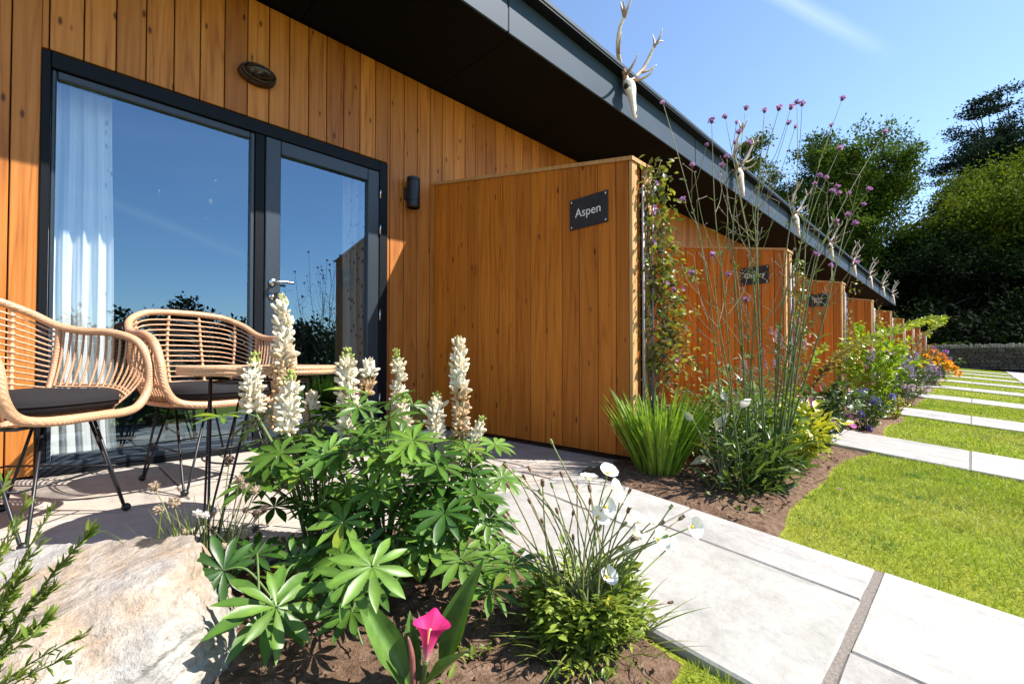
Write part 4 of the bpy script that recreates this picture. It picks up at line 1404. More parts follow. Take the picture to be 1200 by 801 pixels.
def bigleaf(name, base, tipp, face, w, col, sag=.0):
    d = tipp - base; ln = np.linalg.norm(d); z = unit(np.array(face)); x = unit(np.cross(d, z)); z = unit(np.cross(x, d))
    V = []; C = []; ns, nw = 16, 7
    for i in range(ns):
        s = i / (ns - 1); prof = (min(1, s / .16) ** .6 * .35 + .65 * min(1, s / .42) ** 1.5 if s < .42 else (1 - ((s - .42) / .58) ** 1.7)) if s < 1 else .0
        for j in range(nw):
            q = (j / (nw - 1) - .5) * 2
            V.append(base + d * s + x * q * w * .5 * max(prof, .02) + z * (w * .38 * abs(q) ** 1.3 * prof + w * .05 * math.sin(s * 9 + q * 2) * abs(q) - sag * s * s))
            C.append(np.array(col) * (1.35 if abs(q) < .1 else random.uniform(.85, 1.15)) * (.9 + .25 * s))
    mb = MB(); mb.raw(V, None, [(i * nw + j, i * nw + j + 1, (i + 1) * nw + j + 1, (i + 1) * nw + j) for i in range(ns - 1) for j in range(nw - 1)], np.array(C))
    return mb.build(name, M['leaf'], ca, smooth=True)
bigleaf('leaf', cb + (-.01, 0, 0), at(416, 690, .97), -FH * .7 + RT * .5 + UZ * .4, .060, (.10, .19, .035))
bigleaf('leaf', cb + RT * .035 + FH * .05, at(566, 655, 1.02), -FH * .8 - RT * .55 + UZ * .3, .066, (.075, .155, .03))
bigleaf('leaf', cb + (.012, .01, 0), at(548, 762, .90), -FH * .3 + UZ * .8, .035, (.09, .16, .04))
bigleaf('leaf', cb + (-.005, .01, 0), at(480, 715, 1.0), -FH * .9 + RT * .2, .04, (.07, .14, .03))
mb = MB(); mb.tube(catmull([cb + (-.012, 0, 0), at(483, 770, .93), at(478, 745, .93)], 4), [.004, .005, .006, .006, .006, .005, .004, .003, .001], 7, (.32, .12, .10)); mb.build('bud', M['leaf'], ca, smooth=True)

# ---- white poppies
pb = gpt(684, 1.17)
po = thing('poppy_plant', 'clump of white poppies with bristling seed heads over pale green leaves, at the path edge', 'poppies', pb)
bag = Bag()
for i in range(420):
    a = random.random() * 2 * PI; r = .165 * random.random() ** .6
    b = pb + (r * .35 * math.cos(a), r * .35 * math.sin(a), random.uniform(0, .08))
    d0 = unit(np.array([math.cos(a), math.sin(a), random.uniform(.2, 1.5)])); ln = random.uniform(.07, .15)
    col = rc((.12, .19, .022), (.29, .34, .055)) * (.75 if random.random() < .25 else 1)
    for k in range(6):
        s = .25 + k * .125; p = b + d0 * ln * s + (0, 0, -.03 * s * s)
        for sg in (-1, 1):
            sd = unit(np.cross(d0, UZ)) * sg
            bag.add(p, sd * .75 + d0 * .7 + rv(.2), UZ + rv(.35), ln * random.uniform(.14, .24), random.uniform(.7, 1.2), col * random.uniform(.85, 1.15))
    bag.add(b + d0 * ln * .85, d0, UZ + rv(.3), ln * .24, .9, col)
mb = MB(); bag.into(mb, blade(4, .42, .3, .3, peak=.5)); 
bag = Bag()
for i in range(150):
    a = random.random() * 2 * PI; r = random.uniform(.02, .17)
    bag.add(pb + (r * math.cos(a), r * math.sin(a), 0), unit(np.array([math.cos(a) * .9, math.sin(a) * .9, random.uniform(.3, 1.6)])), UZ + rv(.2), random.uniform(.08, .2), random.uniform(.5, .9), rc((.09, .14, .02), (.25, .27, .06)))
bag.into(mb, STRAP)
mb.build('foliage', M['leaf'], po, smooth=True)

HEADS = [(648, 521, 1), (595, 548, 0), (597, 572, 0), (610, 564, 1), (616, 562, 0), (622, 552, 0), (636, 570, 2), (622, 590, 0), (594, 607, 0), (597, 604, 0), (589, 627, 0), (636, 613, 0), (654, 602, 0), (671, 604, 0), (648, 572, 1), (635, 580, 1),
         (676, 575, 0), (659, 559, 0), (664, 552, 3), (691, 591, 0), (692, 577, 2), (735, 601, 2), (736, 578, 0), (771, 615, 2), (795, 609, 2), (784, 597, 1), (729, 617, 1), (739, 633, 2), (745, 632, 1), (726, 645, 1), (776, 630, 1), (782, 706, 0), (641, 630, 0), (672, 633, 0), (608, 650, 0), (655, 640, 3), (685, 640, 3), (702, 622, 1)]
FLW = [(690, 563, .029), (712, 555, .028), (700, 607, .030), (709, 594, .028), (755, 640, .034), (770, 632, .033), (726, 588, .030), (742, 626, .031), (711, 676, .029), (810, 617, .030), (745, 612, .030), (732, 650, .028), (762, 612, .028), (785, 640, .030), (718, 572, .026)]
def stem_to(hd, b, col0, col1, r=.0019, bow=.02):
    mid = lerp(b, hd, .55) + (rv(bow * .5)) + (0, 0, .01) + (hd - b) * (-.12, -.12, .03)
    r *= 1.25; P = catmull([b, mid, hd], 6); n = len(P)
    mb = MB(); f = np.linspace(0, 1, n)[:, None]
    mb.tube(P, np.linspace(r, r * .7, n), 5, np.array(col0) * (1 - f) + np.array(col1) * f)
    return mb, unit(P[-1] - P[-2])
for (px, py, kd) in HEADS:
    dt = random.uniform(-.10, .10); hd = at(px, py, 1.17 + dt)
    b = pb + (random.uniform(-.07, .07), random.uniform(-.07, .07), .0)
    brown = kd in (0, 2, 3) and random.random() < .7
    mb, ax = stem_to(hd, b, (.16, .20, .06), (.30, .22, .12) if brown else (.20, .24, .09))
    st = mb.build('flower_stem', M['stem'], po, smooth=True)
    if kd == 3: continue
    mb = MB(); s = {0: .85, 1: .9, 2: 1.15}[kd]
    col = {0: (.17, .095, .060), 1: (.20, .25, .10), 2: (.15, .10, .06)}[kd]
    mb.lathe([(.0008, -.001), (.0032 * s, .002 * s), (.0044 * s, .007 * s), (.0046 * s, .011 * s), (.0036 * s, .015 * s), (.0046 * s, .016 * s), (.004 * s, .018 * s), (.0004, .0175 * s)], hd, ax, 9, col)
    mb.build('seed_head', M['stem'], st, smooth=True)
def cup(mb, c, ax, r, n=4, col=(.86, .86, .82), open_=.62, cen=(.75, .55, .06)):
    ax = unit(ax); u = unit(np.cross(ax, (.3, .2, 1))); w = np.cross(ax, u)
    for k in range(n):
        a0 = k * 2 * PI / n + random.uniform(-.1, .1); V = []; C = []
        for i in range(6):
            s = i / 5
            for j in range(7):
                q = (j / 6 - .5) * 2; a = a0 + q * (PI / n) * 1.35 * min(1, .35 + s)
                rr = r * s * (1 - .10 * abs(q) ** 2) * (1 + .05 * math.sin(q * 9 + k)); h = r * (open_ * s ** 1.6 + .05 * math.sin(q * 7 + k * 2) * s) + .001 * (k % 2)
                V.append(np.asarray(c) + (u * math.cos(a) + w * math.sin(a)) * rr + ax * h)
                C.append(lerp(np.array(cen) * .8 + .2 * np.array(col), col, min(1, s * 3.2)))
        mb.raw(V, None, [(i * 7 + j, i * 7 + j + 1, (i + 1) * 7 + j + 1, (i + 1) * 7 + j) for i in range(5) for j in range(6)], np.array(C))
    mb.ball(np.asarray(c) + ax * r * .12, r * .17, 8, 5, cen, 0, ax)
for (px, py, r) in FLW:
    hd = at(px, py, 1.17 + random.uniform(-.06, .08)); b = pb + (random.uniform(-.06, .06), random.uniform(-.06, .06), 0)
    mb, ax = stem_to(hd, b, (.16, .20, .06), (.20, .25, .09)); st = mb.build('flower_stem', M['stem'], po, smooth=True)
    mb = MB(); r *= .84; cup(mb, hd, ax * .6 + RT * .45 - FH * .45 + UZ * .35 + rv(.25), r); mb.build('flower', M['petal'], st, smooth=True)
mb = MB(); hd = at(717, 707, 1.08); st, ax = stem_to(hd, pb, (.16, .2, .06), (.2, .25, .09)); st = st.build('flower_stem', M['stem'], po, smooth=True)
cup(mb, hd, -FH + UZ * .7, .016, 4, (.80, .62, .08), .8); mb.build('flower', M['petal'], st, smooth=True)

# ---- thrift with papery heads
tb_ = gpt(243, 1.24)
th = thing('thrift_plant', 'tuft of thrift with papery tan seed heads between the boulder and the lupins', 'thrift', tb_)
mb = MB(); bag = Bag()
for i in range(170):
    b = tb_ + (random.uniform(-.09, .09), random.uniform(-.06, .06), 0)
    d = unit(np.array([random.gauss(0, .35), random.gauss(0, .35), 1])); bag.add(b, d, rv(1), random.uniform(.10, .27), random.uniform(.35, .6), rc((.07, .12, .02), (.20, .24, .06)))
bag.into(mb, STRAP); mb.build('foliage', M['leaf'], th, smooth=True)
for (px, py, s, k) in [(181, 570, 1.1, 0), (203, 588, 1.15, 0), (186, 596, 1.05, 0), (231, 601, .8, 1), (241, 603, .75, 1), (216, 623, .8, 0), (250, 620, .75, 2), (300, 601, .75, 2), (310, 596, .75, 2), (300, 620, .8, 2), (288, 597, .65, 2), (299, 574, .95, 0), (287, 569, .8, 0), (281, 561, .85, 0), (269, 538, .9, 2), (290, 632, .7, 2), (262, 640, .7, 0), (232, 648, .7, 2)]:
    hd = at(px, py, 1.20 + random.uniform(-.06, .08)); b = np.array([*lerp(tb_, hd, .35)[:2], 0.0]); b[2] = gz(b[0], b[1])
    mb, ax = stem_to(hd, b, (.15, .20, .06), (.28, .26, .12), .0016, .01); st = mb.build('flower_stem', M['stem'], th, smooth=True)
    mb = MB(); r = .0115 * s; n = 90; d = rnd_dirs(n)
    cc = {0: (.55, .43, .31), 1: (.80, .74, .66), 2: (.15, .10, .075)}[k]
    mb.ball(hd, r * .8, 10, 7, np.array(cc) * .8)
    mb.inst(QUADLEAF[0], None, QUADLEAF[1], frames(unit(d + rv(.3)), rnd_dirs(n)) * (r * RG.uniform(.5, .8, n))[:, None, None], hd + d * r * .6, np.array(cc) * RG.uniform(.7, 1.2, (n, 1)))
    mb.build('seed_head', M['petal'], st)

# ---- heathery shrub close to the camera at the lower left
hb = gpt(-80, .66)
he = thing('needle_shrub', 'needle leaved green shrub reaching in from the lower left in front of the boulder', 'shrub', hb)
mb = MB(); bag = Bag()
for (px, py, dt) in [(106, 622, .02), (98, 742, -.02), (82, 768, -.06), (60, 690, .03), (45, 640, .06), (58, 600, .05), (20, 615, .08), (8, 560, .08), (28, 672, 0), (55, 725, .02), (36, 745, -.05), (14, 700, .02), (30, 590, .1), (70, 800, -.08), (2, 640, 0), (50, 780, -.1), (-20, 600, 0), (-30, 660, .04)]:
    e = at(px, py, .62 + dt); b = hb + rv(.02) * (1, 1, 0)
    P = catmull([b, lerp(b, e, .5) + (0, 0, .05) - RT * .02, e], 9); n = len(P)
    mb.tube(P, np.linspace(.0022, .0006, n), 5, (.12, .15, .04))
    thick = px in (106, 60, 28, 55, 14)
    for i in range(3, n):
        for k in range(12 if thick else 4):
            ax = unit(P[i] - P[i - 1]); f = random.random(); p = P[i - 1] * f + P[i] * (1 - f)
            bag.add(p, ax * 1.6 + rv(.45), rv(1), random.uniform(.014, .026), random.uniform(.8, 1.3), rc((.10, .17, .02), (.26, .32, .06)))
mb.build('stem', M['stem'], he, smooth=True)
mb = MB(); bag.into(mb, (LANCE[0] * (.8, 1, 1), LANCE[1])); mb.build('foliage', M['leaf'], he, smooth=True)

# ---- sword leaved clump in front of the Aspen partition
ib = np.array([2.44, 1.27, 0]); ib[2] = gz(ib[0], ib[1])
ic = thing('crocosmia_clump', 'bright green clump of sword shaped leaves at the foot of the Aspen partition', 'plant', ib)
mb = MB(); bag = Bag()
for i in range(330):
    a = random.random() * 2 * PI; r = .12 * math.sqrt(random.random())
    sp = random.random(); d = unit(np.array([math.cos(a) * .52 * sp, math.sin(a) * .52 * sp, 1.0])) 
    bag.add(ib + (r * math.cos(a), r * math.sin(a), 0), d, np.array([-math.cos(a), -math.sin(a), .3]) + rv(.3), random.uniform(.30, .52), random.uniform(.8, 1.3), rc((.11, .23, .018), (.30, .41, .055)))
bag.into(mb, blade(7, .045, .35, .14, peak=.3)); mb.build('foliage', M['leaf'], ic, smooth=True)

# ---- tall verbena: three plants, wiry stems, small purple heads
VH = [(777, 121), (834, 142), (850, 137), (874, 127), (896, 130), (913, 127), (934, 120), (987, 116), (1037, 155), (984, 174), (960, 206), (981, 219), (1018, 222), (994, 252), (1002, 262), (956, 298), (1003, 308), (835, 299), (874, 352), (852, 184)]
VS = [(863, 144), (861, 167), (878, 168), (828, 170), (927, 126), (940, 122), (924, 144), (932, 149), (974, 147), (968, 209), (955, 216), (975, 224), (983, 227), (995, 227), (980, 260), (846, 194), (811, 194), (801, 234), (974, 311), (853, 322), (811, 320), (927, 440), (940, 408), (866, 155), (790, 340), (1012, 240)]
VB = [(866, 2.32, 'tall verbena on the left with wiry stems and purple heads before the Cherry partition'), (884, 2.42, 'tall verbena in the middle with straight green stems, rising past the roof edge'), (906, 2.5, 'tall verbena on the right leaning towards the lawn with clustered purple heads')]
vroots = []; vnodes = [[], [], []]; vbag = [Bag(), Bag(), Bag()]; vbase = []
for px, t, lab in VB:
    b = gpt(px, t); vbase.append(b); vroots.append(thing('verbena_plant', lab, 'verbena', b, 'tall verbenas'))
def vhead(hd, ax, par, s=1.0):
    mb = MB(); n = 34; d = unit(rnd_dirs(n) + np.asarray(ax) * .9); r = .0155 * s
    c = lerp((.42, .20, .50), (.60, .34, .64), random.random())
    mb.inst(QUADLEAF[0] * (1.4, 1, 1), None, QUADLEAF[1], frames(unit(d + rv(.2)), rnd_dirs(n)) * (r * RG.uniform(.55, .9, n))[:, None, None], np.asarray(hd) + d * r * .55, np.array(c) * RG.uniform(.7, 1.25, (n, 1)))
    mb.ball(np.asarray(hd) - np.asarray(ax) * r * .2, r * .6, 7, 5, (.16, .09, .13))
    mb.build('flower_head', M['petal'], par)
for i, (px, py) in enumerate(VH):
    k = 0 if px < 845 else (1 if px < 920 else 2)
    if i in (17, 18): k = i - 17
    b0 = vbase[k]; t = VB[k][1] + random.uniform(-.18, .22)
    hd = at(px, py, t); b = b0 + (random.uniform(-.06, .06), random.uniform(-.05, .05), 0)
    mid = lerp(b, hd, .5) + (hd - b) * (-.20, -.20, .04) + rv(.035)
    P = catmull([b, mid, lerp(mid, hd, .5) + rv(.018) + (hd - b) * (-.05, -.05, 0), hd], 8); n = len(P)
    f = np.linspace(0, 1, n)[:, None]; mb = MB()
    cc = np.array((.055, .10, .025)) * (1 - f) + np.array((.24, .24, .12)) * f
    thick = random.uniform(.0036, .0058)
    mb.tube(P, np.linspace(thick, .0013, n), 6, cc)
    st = mb.build('flower_stem', M['stem'], vroots[k], smooth=True)
    vhead(hd, unit(P[-1] - P[-2]), st, random.uniform(.8, 1.15))
    vnodes[k].append((P, st))
    for j in range(2, n - 5, 3):            # opposite narrow leaves, getting smaller upwards
        ax = unit(P[j + 1] - P[j]); a = random.random() * 6
        o = unit(np.cross(ax, [math.cos(a), math.sin(a), .1]))
        ll = lerp(.11, .02, j / n)
        for sg in (-1, 1): vbag[k].add(P[j], o * sg + ax * .9, ax, ll * random.uniform(.7, 1.1), .8, rc((.05, .095, .022), (.11, .16, .04)))
for i, (px, py) in enumerate(VS):
    k = 0 if px < 845 else (1 if px < 935 else 2)
    hd0 = at(px, py, VB[k][1])
    best = None
    for P, st in vnodes[k]:
        for j in range(int(len(P) * .45), len(P) - 3):
            s = P[j]; dz = hd0[2] - s[2]; dh = np.linalg.norm((hd0 - s)[:2])
            if dz < .06: continue
            sc = abs(dh - dz * .45) + dz * .25
            if best is None or sc < best[0]: best = (sc, s, st, unit(P[j + 1] - P[j]))
    if best is None: continue
    _, s, st, ax = best
    hd = hd0
    P = catmull([s, lerp(s, hd, .4) + (hd - s) * (.12, .12, -.06), hd], 5)
    mb = MB(); mb.tube(P, np.linspace(.0019, .0011, len(P)), 5, (.18, .15, .09))
    br = mb.build('flower_stem', M['stem'], vroots[k], smooth=True)
    vhead(hd, unit(P[-1] - P[-2]), br, random.uniform(.65, 1.1))
# bare side shoots and spent twigs
for k in range(3):
    mb = MB()
    for i in range(18):
        P, st = random.choice(vnodes[k]); j = random.randrange(6, int(len(P) * .68))
        s = P[j]; a = random.random() * 6; o = np.array([math.cos(a), math.sin(a), 0]); ln = random.uniform(.18, .55)
        e = s + o * ln * .5 + (0, 0, ln * .85); Q = catmull([s, lerp(s, e, .45) + o * ln * .12, e], 5)
        mb.tube(Q, np.linspace(.0019, .0009, len(Q)), 5, rc((.22, .18, .10), (.13, .16, .06)))
        for sg in (-1, 1):
            e2 = e + unit(rv() * (1, 1, .3) + (0, 0, 1.0)) * random.uniform(.03, .09); mb.tube([e, e2], .0011, 4, (.22, .17, .11))
            mb.ball(e2, .004, 5, 4, (.20, .12, .14))
    mb.build('side_shoots', M['stem'], vroots[k], smooth=True)
    for i in range(90):
        a = random.random() * 6; r = random.uniform(.02, .16)
        d = unit(np.array([math.cos(a), math.sin(a), random.uniform(.3, 1.6)]))
        vbag[k].add(vbase[k] + (r * math.cos(a), r * math.sin(a), random.uniform(.0, .28)), d, UZ + rv(.3), random.uniform(.06, .14), random.uniform(.8, 1.2), rc((.05, .10, .02), (.13, .18, .04)))
    mb = MB(); vbag[k].into(mb, LANCE); mb.build('foliage', M['leaf'], vroots[k], smooth=True)


# ---- generic leafy perennial
def shrub(name, label, cat, x, y, w, h, n, leaf, cols, tmpl=OVAL, flowers=None, group=None, stems=14, up=.5, wid=1.0, heads=None):
    z0 = gz(x, y); root = thing(name, label, cat, (x, y, z0), group); b = np.array([x, y, z0])
    sm = MB(); bag = Bag(); tops = []
    for i in range(stems):
        a = random.random() * 6.28; r = math.sqrt(random.random())
        e = b + (w * .5 * r * math.cos(a), w * .5 * r * math.sin(a), h * (1 - .45 * r * r) * random.uniform(.75, 1.05))
        P = catmull([b + (w * .1 * r * math.cos(a), w * .1 * r * math.sin(a), 0), lerp(b, e, .55) + (0, 0, h * .08), e], 6)
        sm.tube(P, np.linspace(.0035, .0012, len(P)), 5, (.10, .12, .04)); tops.append((e, unit(P[-1] - P[-2])))
        for k in range(n // stems):
            f = random.random() ** .75; j = min(int(f * (len(P) - 1)), len(P) - 2); p = lerp(P[j], P[j + 1], random.random()) + rv(leaf * .35)
            if p[2] < z0: p[2] = z0 + .01
            d = unit(np.array([p[0] - x, p[1] - y, 0]) * 2 / w + rv(.6) + (0, 0, up))
            bag.add(p, d, UZ + rv(.45), leaf * random.uniform(.6, 1.25), wid * random.uniform(.8, 1.2), rc(cols[0], cols[1]))
    sm.build('stem', M['stem'], root, smooth=True)
    mb = MB(); bag.into(mb, tmpl); mb.build('foliage', M['leaf'], root, smooth=True)
    if flowers:
        cnt, size, cA, cB, kind = flowers
        for i in range(cnt):
            e, ax = tops[i % len(tops)]; p = e + rv(w * .10) * (1, 1, .6) if i >= len(tops) else e + ax * .02
            if heads and i < len(heads): p = np.array(heads[i])
            mb = MB(); c = rc(cA, cB, .08)
            if kind == 'cup': cup(mb, p, UZ * .6 - FH * .5 + RT * .3 + rv(.4), size, 5, c, .55, lerp(c, (.8, .7, .3), .4))
            elif kind == 'spire':
                L_ = size * random.uniform(3.5, 6); m = 60; s = RG.random(m); ds = rnd_dirs(m) * (1, 1, .3)
                Tq = p + np.outer(s * L_, UZ) + ds * (size * .5 * (1.1 - s))[:, None]
                mb.inst(QUADLEAF[0] * (1.3, 1, 1), None, QUADLEAF[1], frames(unit(ds + (0, 0, .4)), rnd_dirs(m)) * (size * .75), Tq, c * RG.uniform(.7, 1.25, (m, 1)))
                mb.tube([e - ax * .03, p, p + UZ * L_], .0015, 4, (.12, .14, .06))
            else:
                m = 40; d = unit(rnd_dirs(m) + (0, 0, .5))
                mb.inst(QUADLEAF[0] * (1.5, 1, 1), None, QUADLEAF[1], frames(unit(d + rv(.2)), rnd_dirs(m)) * size * .8, p + d * size * .45, c * RG.uniform(.7, 1.25, (m, 1)))
            mb.build('flower', M['petal'], root, smooth=(kind == 'cup'))
    return root


DG = ((.040, .080, .018), (.095, .145, .035)); YG = ((.13, .17, .02), (.26, .27, .035)); LM = ((.11, .18, .022), (.24, .29, .045)); OL = ((.06, .075, .022), (.13, .14, .04))
shrub('variegated_shrub', 'yellow and lime leaved shrub at the corner of the lawn', 'shrub', 3.50, .83, .58, .40, 560, .066, ((.17, .25, .02), (.58, .50, .045)), OVAL, stems=18, wid=.9)
shrub('leafy_perennial', 'narrow leaved green perennial around the feet of the verbenas', 'plant', 2.90, 1.02, .62, .50, 680, .075, ((.06, .12, .02), (.17, .24, .04)), LANCE, stems=26, wid=1.1)
shrub('leafy_perennial', 'low mid green perennial on the bare soil in front of the verbenas', 'plant', 2.72, .83, .34, .20, 220, .075, DG, LANCE, stems=14, wid=1.2)
shrub('leafy_perennial', 'lime tinted perennial between the sword leaved clump and the verbenas', 'plant', 2.90, 1.24, .46, .46, 420, .05, YG, OVAL, stems=16)
shrub('leafy_perennial', 'grey green perennial in front of the Cherry partition', 'plant', 3.45, 1.18, .8, .62, 700, .07, ((.10, .13, .07), (.17, .20, .11)), LANCE, stems=18, wid=1.1)
shrub('leafy_perennial', 'mid green bushy perennial between the verbenas and the yellow leaved shrub', 'plant', 3.22, .95, .55, .44, 560, .06, ((.07, .13, .02), (.20, .27, .04)), OVAL, stems=20)
shrub('leafy_perennial', 'yellow green perennial behind the yellow leaved shrub', 'plant', 3.75, 1.05, .6, .52, 560, .06, ((.10, .17, .02), (.28, .32, .04)), OVAL, stems=20)
def hh(px, py, t): return at(px, py, t)
shrub('mallow_plant', 'bushy dark leaved plant with magenta pink cupped flowers beside the second path', 'plant', 4.10, .83, .66, .56, 760, .060, DG, OVAL, (6, .032, (.62, .16, .46), (.72, .28, .50), 'cup'), stems=20, heads=[hh(975, 497, 3.35), hh(997, 499, 3.4), hh(961, 453, 3.4), hh(994, 490, 3.5), hh(948, 470, 3.3), hh(985, 476, 3.5)])
shrub('geranium_plant', 'low mound of blue geranium flowers beyond the second path', 'plant', 5.72, .76, .70, .42, 480, .05, DG, OVAL, (13, .030, (.16, .15, .48), (.26, .24, .58), 'tuft'), stems=18, heads=[hh(1008, 459, 4.7), hh(1013, 458, 4.75), hh(1024, 468, 4.6), hh(1030, 471, 4.6), hh(1020, 473, 4.6), hh(1009, 485, 4.5), hh(1032, 481, 4.6), hh(1018, 502, 4.5), hh(997, 463, 4.6), hh(1026, 476, 4.6)])
shrub('lime_shrub', 'tall lime green shrub in full sun before the fourth partition', 'shrub', 6.9, .82, .85, 1.2, 1300, .075, ((.15, .28, .012), (.36, .44, .025)), OVAL, stems=26)
shrub('lime_shrub', 'small yellow leaved shrub at the edge of the soil beyond the second path', 'shrub', 7.15, .66, .34, .28, 200, .05, ((.20, .20, .02), (.45, .38, .05)), OVAL, stems=10)
shrub('grey_shrub', 'loose grey green shrub with dusky spires between the second and third partitions', 'shrub', 4.75, 1.22, .75, .95, 460, .05, ((.10, .12, .07), (.16, .18, .10)), LANCE, (16, .018, (.34, .24, .32), (.46, .34, .40), 'spire'), stems=22)
shrub('salvia_plant', 'purple flowered salvia bush before the fourth partition', 'plant', 9.2, .92, 1.0, .72, 700, .08, DG, OVAL, (22, .034, (.26, .17, .36), (.40, .30, .50), 'spire'), stems=22, group='salvia bushes in the border')
shrub('salvia_plant', 'dark purple salvia bush further along, before the fifth partition', 'plant', 10.6, .82, .9, .62, 520, .08, DG, OVAL, (16, .038, (.26, .17, .36), (.38, .28, .46), 'spire'), stems=18, group='salvia bushes in the border')
shrub('leafy_perennial', 'pale pinkish seed headed perennial by the third path', 'plant', 8.9, .70, .55, .34, 300, .06, OL, LANCE, (8, .045, (.60, .50, .52), (.68, .6, .62), 'tuft'), stems=14)
shrub('white_foxglove', 'single white flower spire standing among the salvias', 'plant', 10.2, 1.10, .3, .8, 120, .09, DG, OVAL, (2, .06, (.80, .79, .74), (.84, .83, .8), 'spire'), stems=4)
shrub('orange_daisy_plant', 'plant covered in bright orange yellow flowers near the far end of the border', 'plant', 14.6, .76, 1.0, .70, 420, .10, DG, OVAL, (22, .075, (.80, .36, .03), (.86, .50, .05), 'tuft'), stems=20)
shrub('orange_daisy_plant', 'deeper orange flowers beyond the yellow ones at the end of the border', 'plant', 17.5, .80, .9, .75, 300, .11, DG, OVAL, (15, .085, (.78, .26, .04), (.84, .36, .05), 'tuft'), stems=16)
shrub('purple_aster', 'violet flowers beside the orange ones at the end of the border', 'plant', 19.2, .78, .8, .85, 300, .11, DG, OVAL, (14, .085, (.22, .08, .34), (.34, .14, .42), 'tuft'), stems=16)
shrub('leafy_perennial', 'green perennial in the border before the sixth partition', 'plant', 13.2, .98, .9, .8, 380, .10, DG, OVAL, stems=16)
shrub('leafy_perennial', 'rusty stemmed grassy perennial hiding the far partitions', 'plant', 16.5, 1.10, 1.0, 1.15, 360, .16, ((.18, .10, .04), (.30, .20, .07)), LANCE, stems=18, up=1.4)
shrub('leafy_perennial', 'last green perennial before the end partition', 'plant', 23.0, .95, 1.2, .9, 300, .14, DG, OVAL, stems=14)

# broad silvery leaves curling by the verbenas
sb = gpt(843, 2.42); so_ = thing('silver_plant', 'plant with broad curled silvery white leaves at the foot of the verbenas', 'plant', sb)
mb = MB(); bag = Bag()
for (px, py, dx, dy, dz, ln) in [(838, 500, .2, -.5, .5, .13), (828, 535, -.7, -.3, -.2, .12), (846, 538, .3, -.4, -.7, .12), (868, 478, .5, -.1, .7, .12), (852, 470, -.3, .2, .8, .10), (870, 525, .8, -.3, -.3, .09), (812, 492, -.5, -.2, .4, .10)]:
    ln *= .62; e = at(px, py, 2.40 + random.uniform(-.06, .06)); d = RT * dx - FH * (-dy) + UZ * dz
    bag.add(e, d, -FH + UZ * .6 + rv(.4), ln, 1.5, rc((.36, .34, .26), (.52, .50, .42), .06)); mb.tube(catmull([sb + rv(.02) * (1, 1, 0), lerp(sb, e, .6) + (0, 0, .03), e], 4), .003, 5, (.25, .24, .16))
mb.build('stem', M['stem'], so_, smooth=True)
mb = MB(); bag.into(mb, blade(7, .40, .7, .75, peak=.4)); mb.build('foliage', M['leaf'], so_, smooth=True)

# arching branch with two rows of yellow green leaflets
ab = np.array([4.55, 1.15, 0]); ab[2] = gz(4.55, 1.15)
ar = thing('arching_shrub', 'long arching branch lined with yellow green leaflets reaching out over the border', 'shrub', ab)
mb = MB(); bag = Bag()
for way, dens in (([(957, 447, 4.05), (985, 415, 4.15), (1010, 402, 4.3), (1042, 389, 4.5), (1080, 377, 4.7), (1107, 374, 4.85)], 13), ([(1068, 408, 4.5), (1085, 392, 4.6), (1102, 378, 4.75)], 5), ([(930, 470, 3.95), (948, 430, 4.0), (968, 405, 4.1)], 4)):
    pts = [at(*w_) for w_ in way]
    if way[0][0] < 1000: pts = [ab] + pts
    P = catmull(pts, 9); n = len(P); mb.tube(P, np.linspace(.007, .002, n), 6, (.20, .13, .06))
    for i in range(8, n - 1):
        ax = unit(P[i + 1] - P[i]); f = i / n
        for k in range(dens):
            o = unit(np.cross(ax, rv())); p = lerp(P[i], P[i + 1], random.random())
            bag.add(p, o + ax * .5 + (0, 0, .25), UZ + rv(.4), random.uniform(.034, .066), 1.1, lerp(rc((.30, .18, .05), (.26, .20, .06)), rc((.20, .28, .03), (.42, .44, .08)), min(1, max(0, (f - .25) * 2.5))))
mb.build('stem', M['bark'], ar, smooth=True)
mb = MB(); bag.into(mb, OVAL); mb.build('foliage', M['leaf'], ar, smooth=True)

